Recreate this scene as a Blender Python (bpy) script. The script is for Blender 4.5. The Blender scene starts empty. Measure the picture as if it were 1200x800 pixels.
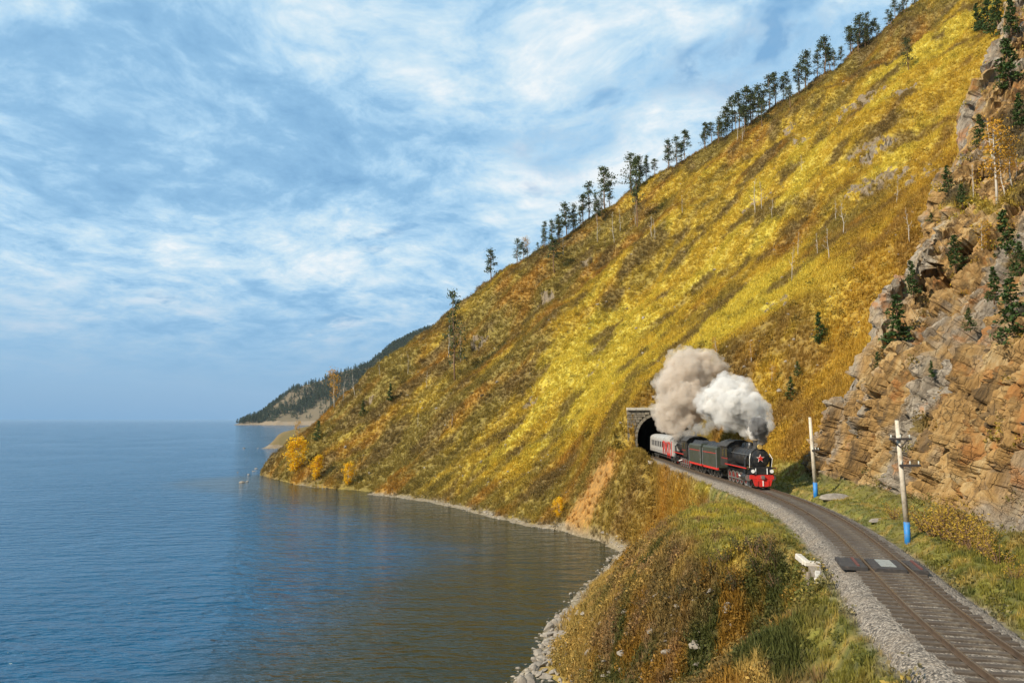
import bpy, bmesh, math, random
import numpy as np
from mathutils import Vector, Matrix

# ------------------------------------------------------------------ scene, camera, light
scn = bpy.context.scene
col = scn.collection
F = 820.0                      # focal length in photo pixels (1200 wide)
PITCH = math.atan(91.0 / F)    # horizon lies 91 px under the picture's middle
CAMZ = 19.0                    # drone height above the lake
cam_d = bpy.data.cameras.new('camera')
cam_d.sensor_width = 36.0
cam_d.lens = F / 1200.0 * 36.0
cam_d.clip_start = 0.5
cam_d.clip_end = 80000.0
cam = bpy.data.objects.new('camera', cam_d)
col.objects.link(cam)
cam.location = (0, 0, CAMZ)
cam.rotation_euler = (math.pi / 2 + PITCH, 0, 0)
scn.camera = cam

SUN_EL = math.radians(37)
SUN_VEC = Vector((-0.86, -0.51, 0)).normalized() * math.cos(SUN_EL) + Vector((0, 0, math.sin(SUN_EL)))   # towards the sun
sun_d = bpy.data.lights.new('sun', 'SUN')
sun_d.energy = 5.0
sun_d.angle = math.radians(1.2)
sun_d.color = (1.0, 0.9, 0.74)
sun = bpy.data.objects.new('sun', sun_d)
col.objects.link(sun)
sun.rotation_euler = SUN_VEC.to_track_quat('Z', 'Y').to_euler()

scn.view_settings.view_transform = 'Standard'
scn.view_settings.look = 'None'
scn.view_settings.exposure = 0.45
scn.view_settings.gamma = 1.0
scn.view_settings.use_curve_mapping = False
scn.cycles.use_denoising = True
scn.cycles.max_bounces = 8
scn.cycles.diffuse_bounces = 3
scn.cycles.glossy_bounces = 3
scn.cycles.transmission_bounces = 4
scn.cycles.volume_bounces = 6
scn.cycles.transparent_max_bounces = 6
scn.cycles.volume_max_steps = 256
scn.cycles.volume_step_rate = 0.35
scn.cycles.sample_clamp_indirect = 4.0

class NT:
    """small helper for node trees"""
    def __init__(s, tree):
        s.t = tree; s.n = tree.nodes; s.l = tree.links
    def new(s, kind, **kw):
        nd = s.n.new(kind)
        for k, v in kw.items():
            if k.startswith('i_'):
                nd.inputs[k[2:].replace('_', ' ')].default_value = v
            else:
                setattr(nd, k, v)
        return nd
    def put(s, sock, v):
        if hasattr(v, 'is_output') or isinstance(v, bpy.types.NodeSocket):
            s.l.new(v, sock)
        else:
            sock.default_value = v
    def math(s, op, a, b=0.0, c=None, clamp=False):
        nd = s.n.new('ShaderNodeMath'); nd.operation = op; nd.use_clamp = clamp
        s.put(nd.inputs[0], a); s.put(nd.inputs[1], b)
        if c is not None: s.put(nd.inputs[2], c)
        return nd.outputs[0]
    def vmath(s, op, a, b=None):
        nd = s.n.new('ShaderNodeVectorMath'); nd.operation = op
        s.put(nd.inputs[0], a)
        if b is not None: s.put(nd.inputs[3] if op == 'SCALE' else nd.inputs[1], b)
        return nd.outputs[0]
    def mix(s, f, a, b, mode='MIX'):
        nd = s.n.new('ShaderNodeMix'); nd.data_type = 'RGBA'; nd.blend_type = mode
        s.put(nd.inputs[0], f)
        for q, v in ((6, a), (7, b)):
            if isinstance(v, (tuple, list)) and len(v) == 3: v = (*v, 1)
            s.put(nd.inputs[q], v)
        return nd.outputs[2]
    def noise(s, vec, scale, detail=4, rough=0.55, dist=0.0, dims='3D'):
        nd = s.n.new('ShaderNodeTexNoise'); nd.noise_dimensions = dims
        if vec is not None: s.l.new(vec, nd.inputs['Vector'])
        nd.inputs['Scale'].default_value = scale; nd.inputs['Detail'].default_value = detail
        nd.inputs['Roughness'].default_value = rough; nd.inputs['Distortion'].default_value = dist
        return nd.outputs['Fac']
    def ramp(s, f, stops, interp='LINEAR'):
        nd = s.n.new('ShaderNodeValToRGB'); nd.color_ramp.interpolation = interp
        s.put(nd.inputs[0], f)
        e = nd.color_ramp.elements
        while len(e) < len(stops): e.new(0.5)
        for k, (p, c) in enumerate(stops):
            e[k].position = p
            e[k].color = (*c, 1) if isinstance(c, (tuple, list)) else (c, c, c, 1)
        return nd.outputs[0]
    def mapr(s, f, a, b, c=0.0, d=1.0, smooth=True):
        nd = s.n.new('ShaderNodeMapRange'); nd.interpolation_type = 'SMOOTHSTEP' if smooth else 'LINEAR'
        s.put(nd.inputs[0], f)
        for q, v in zip((1, 2, 3, 4), (a, b, c, d)): nd.inputs[q].default_value = v
        return nd.outputs[0]

# ---- sky: Nishita air with a broken sheet of stratocumulus, laid out on a cloud deck overhead
world = bpy.data.worlds.new('World'); scn.world = world
world.use_nodes = True
w = NT(world.node_tree); w.n.clear()
wout = w.new('ShaderNodeOutputWorld'); bg = w.new('ShaderNodeBackground')
bg.inputs['Strength'].default_value = 0.10
w.l.new(bg.outputs[0], wout.inputs[0])
sky = w.new('ShaderNodeTexSky'); sky.sky_type = 'NISHITA'; sky.sun_disc = False
sky.sun_elevation = SUN_EL
sky.sun_rotation = math.atan2(SUN_VEC.x, SUN_VEC.y)
sky.air_density = 1.2; sky.dust_density = 1.5; sky.ozone_density = 2.0
geo = w.new('ShaderNodeTexCoord')
dirv = geo.outputs['Generated']
sep = w.new('ShaderNodeSeparateXYZ'); w.l.new(dirv, sep.inputs[0])
dz = w.math('MAXIMUM', sep.outputs[2], 0.0)
den = w.math('ADD', dz, 0.2)
px = w.math('DIVIDE', sep.outputs[0], den); py = w.math('DIVIDE', sep.outputs[1], den)
cmb = w.new('ShaderNodeCombineXYZ'); w.l.new(px, cmb.inputs[0]); w.l.new(py, cmb.inputs[1])
deck = cmb.outputs[0]
def deckpt(x, y):
    """photo pixel -> place on the cloud deck"""
    a, b = (x - 600) / F, (400 - y) / F
    v = Vector((a, math.cos(PITCH) - b * math.sin(PITCH), math.sin(PITCH) + b * math.cos(PITCH))).normalized()
    q = max(v.z, 0) + 0.2
    return v.x / q, v.y / q
rotm = w.new('ShaderNodeMapping'); rotm.inputs['Rotation'].default_value = (0, 0, math.radians(24))
rotm.inputs['Scale'].default_value = (1.9, 1.9, 1); rotm.inputs['Location'].default_value = (SKYX, SKYY, 0) if 'SKYX' in globals() else (3.1, 1.7, 0)
w.l.new(deck, rotm.inputs['Vector'])
dk = rotm.outputs[0]
warp = w.new('ShaderNodeTexNoise'); warp.inputs['Scale'].default_value = 0.9; warp.inputs['Detail'].default_value = 3
w.l.new(dk, warp.inputs['Vector'])
wv = w.vmath('ADD', dk, w.vmath('SCALE', w.vmath('SUBTRACT', warp.outputs['Color'], (0.5, 0.5, 0.5)), 0.55))
n_big = w.noise(wv, 0.55, 3, 0.5)
n_mid = w.noise(wv, 1.5, 9, 0.66, 0.15)
n_fine = w.noise(wv, 4.2, 10, 0.68, 0.1)
def patch(x, y, rad):
    cx, cy = deckpt(x, y)
    dd = w.new('ShaderNodeVectorMath'); dd.operation = 'DISTANCE'
    w.l.new(w.vmath('ADD', deck, w.vmath('SCALE', w.vmath('SUBTRACT', warp.outputs['Color'], (0.5, 0.5, 0.5)), 0.9)), dd.inputs[0]); dd.inputs[1].default_value = (cx, cy, 0)
    return w.mapr(dd.outputs['Value'], 0.0, rad, 1.0, 0.0)
# thickness of the sheet: thin where the light comes through
light = w.math('ADD', w.math('MULTIPLY', n_mid, 0.72), w.math('ADD', w.math('MULTIPLY', n_fine, 0.60), -0.145))
light = w.math('ADD', light, w.math('MULTIPLY', w.math('SUBTRACT', n_big, 0.5), 0.55))
for (x, y, r, a) in ((490, 45, 0.4, 0.11), (700, 120, 0.4, 0.04), (860, 40, 0.7, 0.03), (660, 235, 0.4, 0.10), (790, 165, 0.3, 0.08), (560, 270, 0.4, 0.04), (120, 300, 0.9, 0.05), (330, 300, 0.8, 0.05), (90, 50, 0.35, 0.06),
                     (300, 150, 0.6, -0.07), (70, 130, 0.5, -0.05), (180, 235, 0.7, -0.06), (540, 170, 0.45, -0.07), (640, 150, 0.4, -0.05)):
    light = w.math('ADD', light, w.math('MULTIPLY', patch(x, y, r), a))
ccol = w.ramp(light, [(0.20, (1.35, 2.9, 4.8)), (0.40, (2.1, 3.85, 5.7)), (0.50, (3.1, 4.85, 6.45)), (0.59, (4.3, 5.7, 6.7)), (0.73, (6.5, 6.9, 7.1))])
holes = w.math('ADD', w.mapr(w.noise(wv, 1.1, 5, 0.6), 0.60, 0.70), 0.0, clamp=True)
for (x, y, r, a) in ((790, 128, 0.22, 0.9), (655, 190, 0.18, 0.8), (735, 130, 0.16, 0.5), (60, 420, 0.5, 0.2)):
    holes = w.math('ADD', holes, w.math('MULTIPLY', w.math('MULTIPLY', patch(x, y, r), w.mapr(n_fine, 0.36, 0.58)), a), clamp=True)
cover = w.math('SUBTRACT', 1.0, w.math('MULTIPLY', holes, 0.85))
cover = w.math('MULTIPLY', cover, w.mapr(dz, 0.02, 0.22, 0.0, 1.0))
w.l.new(w.mix(cover, w.mix(0.8, sky.outputs[0], (1.3, 3.1, 5.3)), ccol), bg.inputs['Color'])

# ------------------------------------------------------------------ helpers: noise, rays, objects
def _h(ix, iy, iz, seed):
    n = (ix.astype(np.int64) * 374761393 + iy.astype(np.int64) * 668265263 + iz.astype(np.int64) * 2147483647 + seed * 974711) & 0xFFFFFFFF
    n = ((n ^ (n >> 13)) * 1274126177) & 0xFFFFFFFF
    n = ((n ^ (n >> 16)) * 2246822519) & 0xFFFFFFFF
    return (n ^ (n >> 15)) & 0xFFFFFFFF
def h01(ix, iy, iz, seed): return _h(ix, iy, iz, seed) / 4294967295.0
def vnoise(x, y, z=None, seed=0):
    """gradient noise, about -1..1"""
    x = np.asarray(x, float); y = np.asarray(y, float)
    z = np.zeros_like(x) if z is None else np.asarray(z, float)
    x0, y0, z0 = np.floor(x), np.floor(y), np.floor(z)
    fx, fy, fz = x - x0, y - y0, z - z0
    u, v, q = [t * t * t * (t * (t * 6 - 15) + 10) for t in (fx, fy, fz)]
    r = 0
    flat = not np.any(fz)
    for k in ((0,) if flat else (0, 1)):
        for j in (0, 1):
            for i in (0, 1):
                hh = _h(x0 + i, y0 + j, z0 + k, seed)
                a = (hh & 1023) / 1023.0 * 2 * np.pi
                if flat:
                    g = np.cos(a) * (fx - i) + np.sin(a) * (fy - j)
                else:
                    c = ((hh >> 10) & 1023) / 1023.0 * 2 - 1; s = np.sqrt(1 - c * c)
                    g = s * np.cos(a) * (fx - i) + s * np.sin(a) * (fy - j) + c * (fz - k)
                wgt = (u if i else 1 - u) * (v if j else 1 - v) * ((q if k else 1 - q) if not flat else 1)
                r = r + g * wgt
    return r * 1.5
def fbm(x, y, z=None, octv=4, seed=0, gain=0.5):
    r = 0; a = 1.0; t = 0
    for o in range(octv):
        f = 2.03 ** o
        r = r + a * vnoise(x * f, y * f, None if z is None else z * f, seed + o * 17); t += a; a *= gain
    return r / t * 1.3
def sstep(a, b, x):
    t = np.clip((x - a) / (b - a), 0, 1); return t * t * (3 - 2 * t)
def sp(x, k=1.0): return k * np.logaddexp(0, x / k)
def smax(a, b, k): return k * np.logaddexp(a / k, b / k)
def smin(a, b, k): return -k * np.logaddexp(-a / k, -b / k)

CP, SP_ = math.cos(PITCH), math.sin(PITCH)
def ray(x, y):
    a, b = (x - 600) / F, (400 - y) / F
    return np.array([a, CP - b * SP_, SP_ + b * CP])
def onplane(x, y, z):
    r = ray(x, y); t = (z - CAMZ) / r[2]; return r[0] * t, r[1] * t
def march(x, y, fn, t0=20, t1=620, n=1500):
    """where the sight line of a photo pixel first meets the ground fn(x, y)"""
    r = ray(x, y); t = np.geomspace(t0, t1, 220)
    for _ in range(2):
        dz = CAMZ + r[2] * t - fn(r[0] * t, r[1] * t)
        i = int(np.argmax(dz < 0))
        if dz[i] >= 0: return None
        if i == 0: break
        lo, hi, a, b = t[i - 1], t[i], dz[i - 1], dz[i]
        t = np.linspace(lo, hi, 14)
    tt = lo + (hi - lo) * a / (a - b) if i else t[0]
    return np.array([r[0] * tt, r[1] * tt, CAMZ + r[2] * tt])
def pl_dist(x, y, P, closed=False):
    """distance to a polyline and the side (positive on the right of its direction)"""
    best = np.full(np.shape(x), 1e9); side = np.zeros(np.shape(x))
    for (ax, ay), (bx, by) in zip(P[:-1], P[1:]):
        ux, uy = bx - ax, by - ay; L2 = ux * ux + uy * uy
        t = np.clip(((x - ax) * ux + (y - ay) * uy) / L2, 0, 1)
        qx, qy = x - ax - t * ux, y - ay - t * uy
        dd = np.hypot(qx, qy); cr = (x - ax) * uy - (y - ay) * ux
        m = dd < best - 1e-9
        best = np.where(m, dd, best); side = np.where(m, np.sign(cr), side)
    return best, side
def inside(x, y, P):
    r = np.zeros(np.shape(x), bool)
    n = len(P)
    for i in range(n):
        (ax, ay), (bx, by) = P[i], P[(i + 1) % n]
        if ay == by: continue
        c = ((ay > y) != (by > y)) & (x < (bx - ax) * (y - ay) / (by - ay) + ax)
        r ^= c
    return r

def tag(o, label=None, cat=None, group=None, kind=None):
    if label: o['label'] = label
    if cat: o['category'] = cat
    if group: o['group'] = group
    if kind: o['kind'] = kind
    return o
def empty(name, loc, rz=0.0, scale=1.0):
    o = bpy.data.objects.new(name, None); col.objects.link(o)
    o.location = loc; o.rotation_euler = (0, 0, rz); o.scale = (scale,) * 3
    o.empty_display_size = 0.3
    return o
def mesh_obj(name, verts, faces, mat, parent=None, smooth=False):
    me = bpy.data.meshes.new(name)
    me.from_pydata([tuple(v) for v in verts], [], faces); me.update()
    if smooth: me.polygons.foreach_set('use_smooth', [True] * len(me.polygons))
    if mat: me.materials.append(mat)
    o = bpy.data.objects.new(name, me); col.objects.link(o)
    if parent: o.parent = parent
    return o
def copy_tree(o, parent=None):
    c = o.copy(); col.objects.link(c); c.parent = parent
    for ch in list(o.children): copy_tree(ch, c)
    return c
class MB:
    """collects shapes into one mesh"""
    def __init__(s): s.v = []; s.f = []
    def add(s, v, f):
        b = len(s.v); s.v += [tuple(p) for p in v]; s.f += [tuple(b + i for i in q) for q in f]; return s
    def box(s, c, d, bev=0.0, rot=None):
        x, y, z = [q / 2 for q in d]
        P = [(sx * x, sy * y, sz * z) for sx in (-1, 1) for sy in (-1, 1) for sz in (-1, 1)]
        if rot is not None: P = [tuple(rot @ Vector(p)) for p in P]
        return s.add([(p[0] + c[0], p[1] + c[1], p[2] + c[2]) for p in P],
                     [(0, 1, 3, 2), (4, 6, 7, 5), (0, 4, 5, 1), (2, 3, 7, 6), (0, 2, 6, 4), (1, 5, 7, 3)])
    def tube(s, pts, rad, n=8, caps=True):
        """tube along points, radius per point"""
        pts = [Vector(p) for p in pts]
        if not hasattr(rad, '__len__'): rad = [rad] * len(pts)
        V = []; prev = None
        for i, p in enumerate(pts):
            t = (pts[min(i + 1, len(pts) - 1)] - pts[max(i - 1, 0)])
            t = t.normalized() if t.length > 1e-9 else Vector((0, 0, 1))
            if prev is None:
                a = t.cross(Vector((0, 0, 1)));
                if a.length < 1e-3: a = Vector((1, 0, 0))
                a.normalize()
            else:
                a = (prev - t * prev.dot(t));
                if a.length < 1e-6: a = t.orthogonal()
                a.normalize()
            prev = a; b = t.cross(a)
            V += [p + (a * math.cos(2 * math.pi * k / n) + b * math.sin(2 * math.pi * k / n)) * rad[i] for k in range(n)]
        Fc = [(i * n + k, i * n + (k + 1) % n, (i + 1) * n + (k + 1) % n, (i + 1) * n + k) for i in range(len(pts) - 1) for k in range(n)]
        if caps:
            Fc.append(tuple(range(n - 1, -1, -1))); m = (len(pts) - 1) * n; Fc.append(tuple(m + k for k in range(n)))
        return s.add(V, Fc)
    def prism(s, poly, axis, a, b):
        """polygon (u, v) pushed along an axis from a to b"""
        n = len(poly)
        def P(u, v, q): return {'x': (q, u, v), 'y': (u, q, v), 'z': (u, v, q)}[axis]
        V = [P(u, v, a) for u, v in poly] + [P(u, v, b) for u, v in poly]
        return s.add(V, [tuple(range(n))[::-1], tuple(range(n, 2 * n))] + [(i, (i + 1) % n, n + (i + 1) % n, n + i) for i in range(n)])
    def build(s, name, mat, parent=None, smooth=False, loc=None):
        o = mesh_obj(name, s.v, s.f, mat, parent, smooth)
        bm = bmesh.new(); bm.from_mesh(o.data); bmesh.ops.recalc_face_normals(bm, faces=bm.faces); bm.to_mesh(o.data); bm.free()
        if loc: o.location = loc
        return o
def auto_smooth(o, ang=35):
    me = o.data
    me.polygons.foreach_set('use_smooth', [True] * len(me.polygons))
    try: me.set_sharp_from_angle(angle=math.radians(ang))
    except Exception: pass

# ------------------------------------------------------------------ materials
def material(name):
    m = bpy.data.materials.new(name); m.use_nodes = True
    t = NT(m.node_tree); t.n.clear()
    out = t.new('ShaderNodeOutputMaterial'); b = t.new('ShaderNodeBsdfPrincipled')
    t.l.new(b.outputs[0], out.inputs[0])
    return m, t, b, out
def posn(t): return t.new('ShaderNodeNewGeometry').outputs['Position']
def bump(t, b, h, strength=0.5, dist=0.1):
    n = t.new('ShaderNodeBump'); n.inputs['Strength'].default_value = strength; n.inputs['Distance'].default_value = dist
    t.l.new(h, n.inputs['Height']); t.l.new(n.outputs[0], b.inputs['Normal'])
def paint(name, c, rough=0.5, metal=0.0, wear=0.25, scale=3.0, dirt=None):
    """worn paint or plain stuff: base colour with grime of its own shape"""
    m, t, b, _ = material(name)
    tc = t.new('ShaderNodeTexCoord').outputs['Object']
    n = t.noise(tc, scale, 6, 0.65)
    d = dirt or tuple(q * 0.45 for q in c)
    t.l.new(t.mix(t.mapr(n, 0.45, 0.75, 0, wear * 2), c, d), b.inputs['Base Color'])
    t.l.new(t.mapr(n, 0.3, 0.7, rough * 0.8, min(1, rough * 1.25)), b.inputs['Roughness'])
    b.inputs['Metallic'].default_value = metal
    return m

# ground: the ground cover's colour comes with each vertex (tint); rock from the rock share
def ground_material():
    m, t, b, _ = material('ground')
    p = posn(t)
    at = t.new('ShaderNodeAttribute', attribute_name='tint').outputs['Color']
    rk = t.new('ShaderNodeAttribute', attribute_name='rock').outputs['Fac']
    n1 = t.noise(p, 1.3, 8, 0.7); n2 = t.noise(p, 0.35, 5, 0.6)
    soil = t.mix(t.mapr(n1, 0.40, 0.66), t.mix(0.55, at, (0.10, 0.075, 0.035)), at)
    soil = t.mix(t.mapr(t.noise(p, 4.5, 4, 0.7), 0.58, 0.72, 0, 0.6), soil, (0.055, 0.045, 0.02))
    # rock: ochre and rust faces, grey beds, dark clefts
    def dotv(v):
        nd = t.new('ShaderNodeVectorMath', operation='DOT_PRODUCT'); t.l.new(p, nd.inputs[0]); nd.inputs[1].default_value = v; return nd.outputs['Value']
    cq = t.new('ShaderNodeCombineXYZ'); t.l.new(dotv((0.86, 0.0, -0.50)), cq.inputs[0]); t.l.new(dotv((0.12, 1.0, 0.0)), cq.inputs[1]); t.l.new(dotv((0.11, 0.0, 0.19)), cq.inputs[2])
    q = cq.outputs[0]
    a = t.noise(q, 0.45, 8, 0.68, 0.6); g = t.noise(q, 0.16, 4, 0.55); f = t.noise(q, 2.4, 8, 0.72, 0.4)
    rcol = t.ramp(a, [(0.32, (0.055, 0.04, 0.025)), (0.43, (0.17, 0.105, 0.045)), (0.51, (0.31, 0.185, 0.068)), (0.60, (0.35, 0.24, 0.11)), (0.72, (0.47, 0.385, 0.245))])
    rcol = t.mix(t.mapr(g, 0.47, 0.58, 0, 0.85), rcol, t.ramp(f, [(0.35, (0.13, 0.115, 0.10)), (0.65, (0.36, 0.315, 0.25))]))
    rcol = t.mix(t.mapr(t.noise(p, 0.33, 5, 0.6, 0.5), 0.55, 0.66, 0, 0.65), rcol, (0.33, 0.14, 0.04))
    vr = t.new('ShaderNodeTexVoronoi', feature='DISTANCE_TO_EDGE'); vr.inputs['Scale'].default_value = 1.1
    wq = t.vmath('ADD', q, t.vmath('SCALE', t.new('ShaderNodeTexNoise').outputs['Color'], 0.0))
    dn = t.new('ShaderNodeTexNoise'); dn.inputs['Scale'].default_value = 0.8; dn.inputs['Detail'].default_value = 5; t.l.new(p, dn.inputs['Vector'])
    t.l.new(t.vmath('ADD', q, t.vmath('SCALE', dn.outputs['Color'], 1.3)), vr.inputs['Vector'])
    crack = t.mapr(vr.outputs['Distance'], 0.0, 0.035, 0.55, 0.0)
    rcol = t.mix(t.math('MULTIPLY', crack, t.mapr(n2, 0.4, 0.6)), rcol, (0.045, 0.033, 0.022))
    rcol = t.mix(t.mapr(f, 0.40, 0.26, 0.0, 0.85), rcol, (0.06, 0.043, 0.028))
    wm = t.new('ShaderNodeAttribute', attribute_name='warm').outputs['Fac']
    rcol = t.mix(t.mapr(wm, 0.1, 0.9, 0.8, 0.0), rcol, t.ramp(f, [(0.35, (0.09, 0.072, 0.05)), (0.65, (0.27, 0.22, 0.155))]))
    t.l.new(t.mix(t.mapr(t.math('ADD', rk, t.math('MULTIPLY', t.math('SUBTRACT', n1, 0.5), 0.5)), 0.40, 0.60), soil, rcol), b.inputs['Base Color'])
    b.inputs['Roughness'].default_value = 0.92
    b.inputs['Specular IOR Level'].default_value = 0.15
    hgt = t.math('ADD', t.math('MULTIPLY', n1, 0.35), t.math('ADD', t.math('MULTIPLY', f, 0.5), t.math('MULTIPLY', crack, -0.25)))
    hgt = t.math('ADD', hgt, t.math('MULTIPLY', t.noise(q, 6.0, 6, 0.7, 0.3), 0.22))
    bump(t, b, hgt, 1.0, 0.28)
    return m
M_GROUND = ground_material()

def leafy(name, c1, c2, trans=0.35, tint=False, rough=0.7):
    m, t, b, out = material(name)
    gi = t.new('ShaderNodeNewGeometry')
    r = gi.outputs['Random Per Island']
    if tint:
        at = t.new('ShaderNodeAttribute', attribute_name='tint', attribute_type='INSTANCER').outputs['Color']
        oi = t.noise(gi.outputs['Position'], 0.9, 4, 0.7)
        c = t.mix(t.mapr(r, 0, 1, 0.0, 1.0, False), t.mix(1.0, at, c1, 'MULTIPLY'), t.mix(1.0, at, c2, 'MULTIPLY'))
        c = t.mix(t.mapr(oi, 0.55, 0.7, 0, 0.55), c, t.mix(1.0, c, (0.5, 0.42, 0.35), 'MULTIPLY'))
    else:
        c = t.mix(r, c1, c2)
    t.l.new(c, b.inputs['Base Color']); b.inputs['Roughness'].default_value = rough
    b.inputs['Specular IOR Level'].default_value = 0.2
    tr = t.new('ShaderNodeBsdfTranslucent'); t.l.new(c, tr.inputs['Color'])
    mx = t.new('ShaderNodeMixShader'); mx.inputs[0].default_value = trans
    t.l.new(b.outputs[0], mx.inputs[1]); t.l.new(tr.outputs[0], mx.inputs[2]); t.l.new(mx.outputs[0], out.inputs[0])
    return m
M_GRASS = leafy('dry_grass', (0.62, 0.60, 0.55), (1.3, 1.25, 1.15), 0.35, True)
M_SHRUB = leafy('low_shrub_leaves', (0.45, 0.5, 0.5), (1.15, 1.05, 0.9), 0.3, True)
M_PINE = leafy('pine_needles', (0.035, 0.055, 0.022), (0.115, 0.135, 0.05), 0.3)
M_SPRUCE = leafy('spruce_needles', (0.018, 0.045, 0.012), (0.075, 0.12, 0.028), 0.25)
M_YELLOW = leafy('autumn_leaves', (0.72, 0.36, 0.012), (0.88, 0.6, 0.02), 0.4)
M_LARCH = leafy('larch_needles', (0.42, 0.2, 0.02), (0.62, 0.36, 0.04), 0.35)
M_PBARK = paint('pine_bark', (0.20, 0.115, 0.06), 0.9, 0, 0.5, 2.5)
M_BBARK = paint('birch_bark', (0.42, 0.37, 0.30), 0.8, 0, 0.3, 3.0, (0.12, 0.1, 0.08))

def stone_material(name, cA, cB, cC):
    m, t, b, _ = material(name)
    p = posn(t); oi = t.new('ShaderNodeNewGeometry').outputs['Random Per Island']
    n = t.noise(p, 2.2, 7, 0.68); n2 = t.noise(p, 9, 4, 0.6)
    c = t.mix(t.mapr(n, 0.36, 0.66), cA, cB)
    c = t.mix(t.math('MULTIPLY', oi, 0.55), c, cC)
    c = t.mix(t.mapr(n2, 0.6, 0.72, 0, 0.5), c, tuple(q * 0.4 for q in cA))
    t.l.new(c, b.inputs['Base Color']); b.inputs['Roughness'].default_value = 0.9
    bump(t, b, t.math('ADD', n, t.math('MULTIPLY', n2, 0.3)), 0.6, 0.12)
    return m
M_STONE = stone_material('shore_stone', (0.20, 0.165, 0.125), (0.40, 0.34, 0.26), (0.17, 0.145, 0.12))
M_MASON = stone_material('portal_masonry', (0.15, 0.125, 0.085), (0.33, 0.28, 0.20), (0.13, 0.11, 0.085))

# ------------------------------------------------------------------ the lay of the land
TRZ = CAMZ - 6.5               # top of rail
BENCH = TRZ - 0.75
# track centre line, from both rails in the photograph
Lr = [(1170, 800), (1131.6, 767), (1094, 732.5), (1052, 692), (1022, 662), (992, 635), (959, 611), (920, 585.5), (899, 575)]
Rr = [(1200, 771.6), (1160, 740), (1115, 704), (1070, 669.5), (1040, 647), (1004, 620), (965, 597.5), (926, 579.5), (909.5, 572)]
L3 = np.array([onplane(x, y, TRZ) for x, y in Lr]); R3 = np.array([onplane(x, y, TRZ) for x, y in Rr])
R3i = np.interp(L3[:, 1], R3[:, 1], R3[:, 0])
far = np.array([onplane(x, y, TRZ) for x, y in ((856, 562.5), (830, 553.5), (800, 543.3), (768, 534.0))])
ys = np.concatenate([L3[:, 1], R3[:, 1], far[:, 1]])
xs = np.concatenate([L3[:, 0] + 0.77, R3[:, 0] - 0.77, far[:, 0]])
_c = np.polyfit(ys / 100, xs, 5)
Y0, Y1 = 18.5, 122.0
def track_x(y):
    y = np.asarray(y, float); yc = np.clip(y, Y0, Y1)
    dpoly = np.polyder(_c)
    return np.polyval(_c, yc / 100) + (y - yc) * np.polyval(dpoly, yc / 100) / 100
def track_dx(y):
    return (track_x(np.asarray(y) + 0.05) - track_x(np.asarray(y) - 0.05)) / 0.1
PORT_Y = 126.0
PORT = np.array([float(track_x(PORT_Y)), PORT_Y]); _m = float(track_dx(PORT_Y)); PT = np.array([_m, 1.0]) / math.hypot(_m, 1)   # direction into the hill
def track_off(x, y): return (x - track_x(y)) / np.sqrt(1 + track_dx(y) ** 2)
def port_s(x, y): return (x - PORT[0]) * PT[0] + (y - PORT[1]) * PT[1]

shore_px = [(612, 800), (628, 772), (640, 740), (662, 712), (692, 684), (716, 660), (727, 648), (716, 637), (690, 630), (650, 620), (620, 616), (585, 607), (555, 600), (520, 591), (480, 584), (440, 580), (400, 575), (350, 569), (322, 566), (303, 564)]
SHORE = [(-14.0, -60.0), (-9.0, -10.0), (-4.0, 25.0)] + [onplane(x, y, 0.0) for x, y in shore_px]
tip = SHORE[-1]
SHORE += [(tip[0] - 180.0, tip[1] + 150.0)]              # the slope's foot line, run on under water past the cape tip
LAND = SHORE + [(-260, 900), (900, 900), (900, -60)]
def shore_d(x, y):
    j = fbm(x / 7.0, y / 7.0, None, 3, 5) * 1.1
    d, _ = pl_dist(x, y, SHORE)
    return np.where(inside(x, y, LAND), d, -d) + j

def hill_far(x, y):
    d = shore_d(x, y)
    z = 0.14 * d + 0.50 * sp(d - 1.2, 0.8) + 0.20 * sp(d - 28, 6)
    big = fbm(x / 75.0, y / 75.0, None, 3, 11) * 5.0 + fbm(x / 24.0, y / 24.0, None, 3, 23) * 1.5
    z = z + big * sstep(6, 60, d)
    gul = 1 - np.abs(fbm((-x * 0.633 + y * 0.774) / 26.0, (x * 0.774 + y * 0.633) / 90.0, None, 3, 29))
    z = z + (gul - 0.75) * 7.0 * sstep(15, 70, d)
    P = TRZ + 11.3 + 0.75 * (0.2 * (y - PORT_Y - 1) + 0.9 * (x - PORT[0])) - 1.2 * sp(PORT[0] - x - 5.5, 1.5) - 0.7 * sp(PORT_Y - 5 - y, 2.0) + big * 0.4
    return smax(z, P, 2.0)
def cliff0(x, y):
    off = track_off(x, y)
    z = BENCH + 0.25 + 3.3 * sp(off - 6.5, 0.4) - 2.05 * sp(off - 9.7, 0.8)
    z = z + fbm(x / 26.0, y / 26.0, None, 3, 31) * 3.0 * sstep(8, 22, off)
    return z
def right_cut(x, y):
    return BENCH + 0.1 + 0.85 * sp(track_off(x, y) - 5.6, 0.6)

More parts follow.
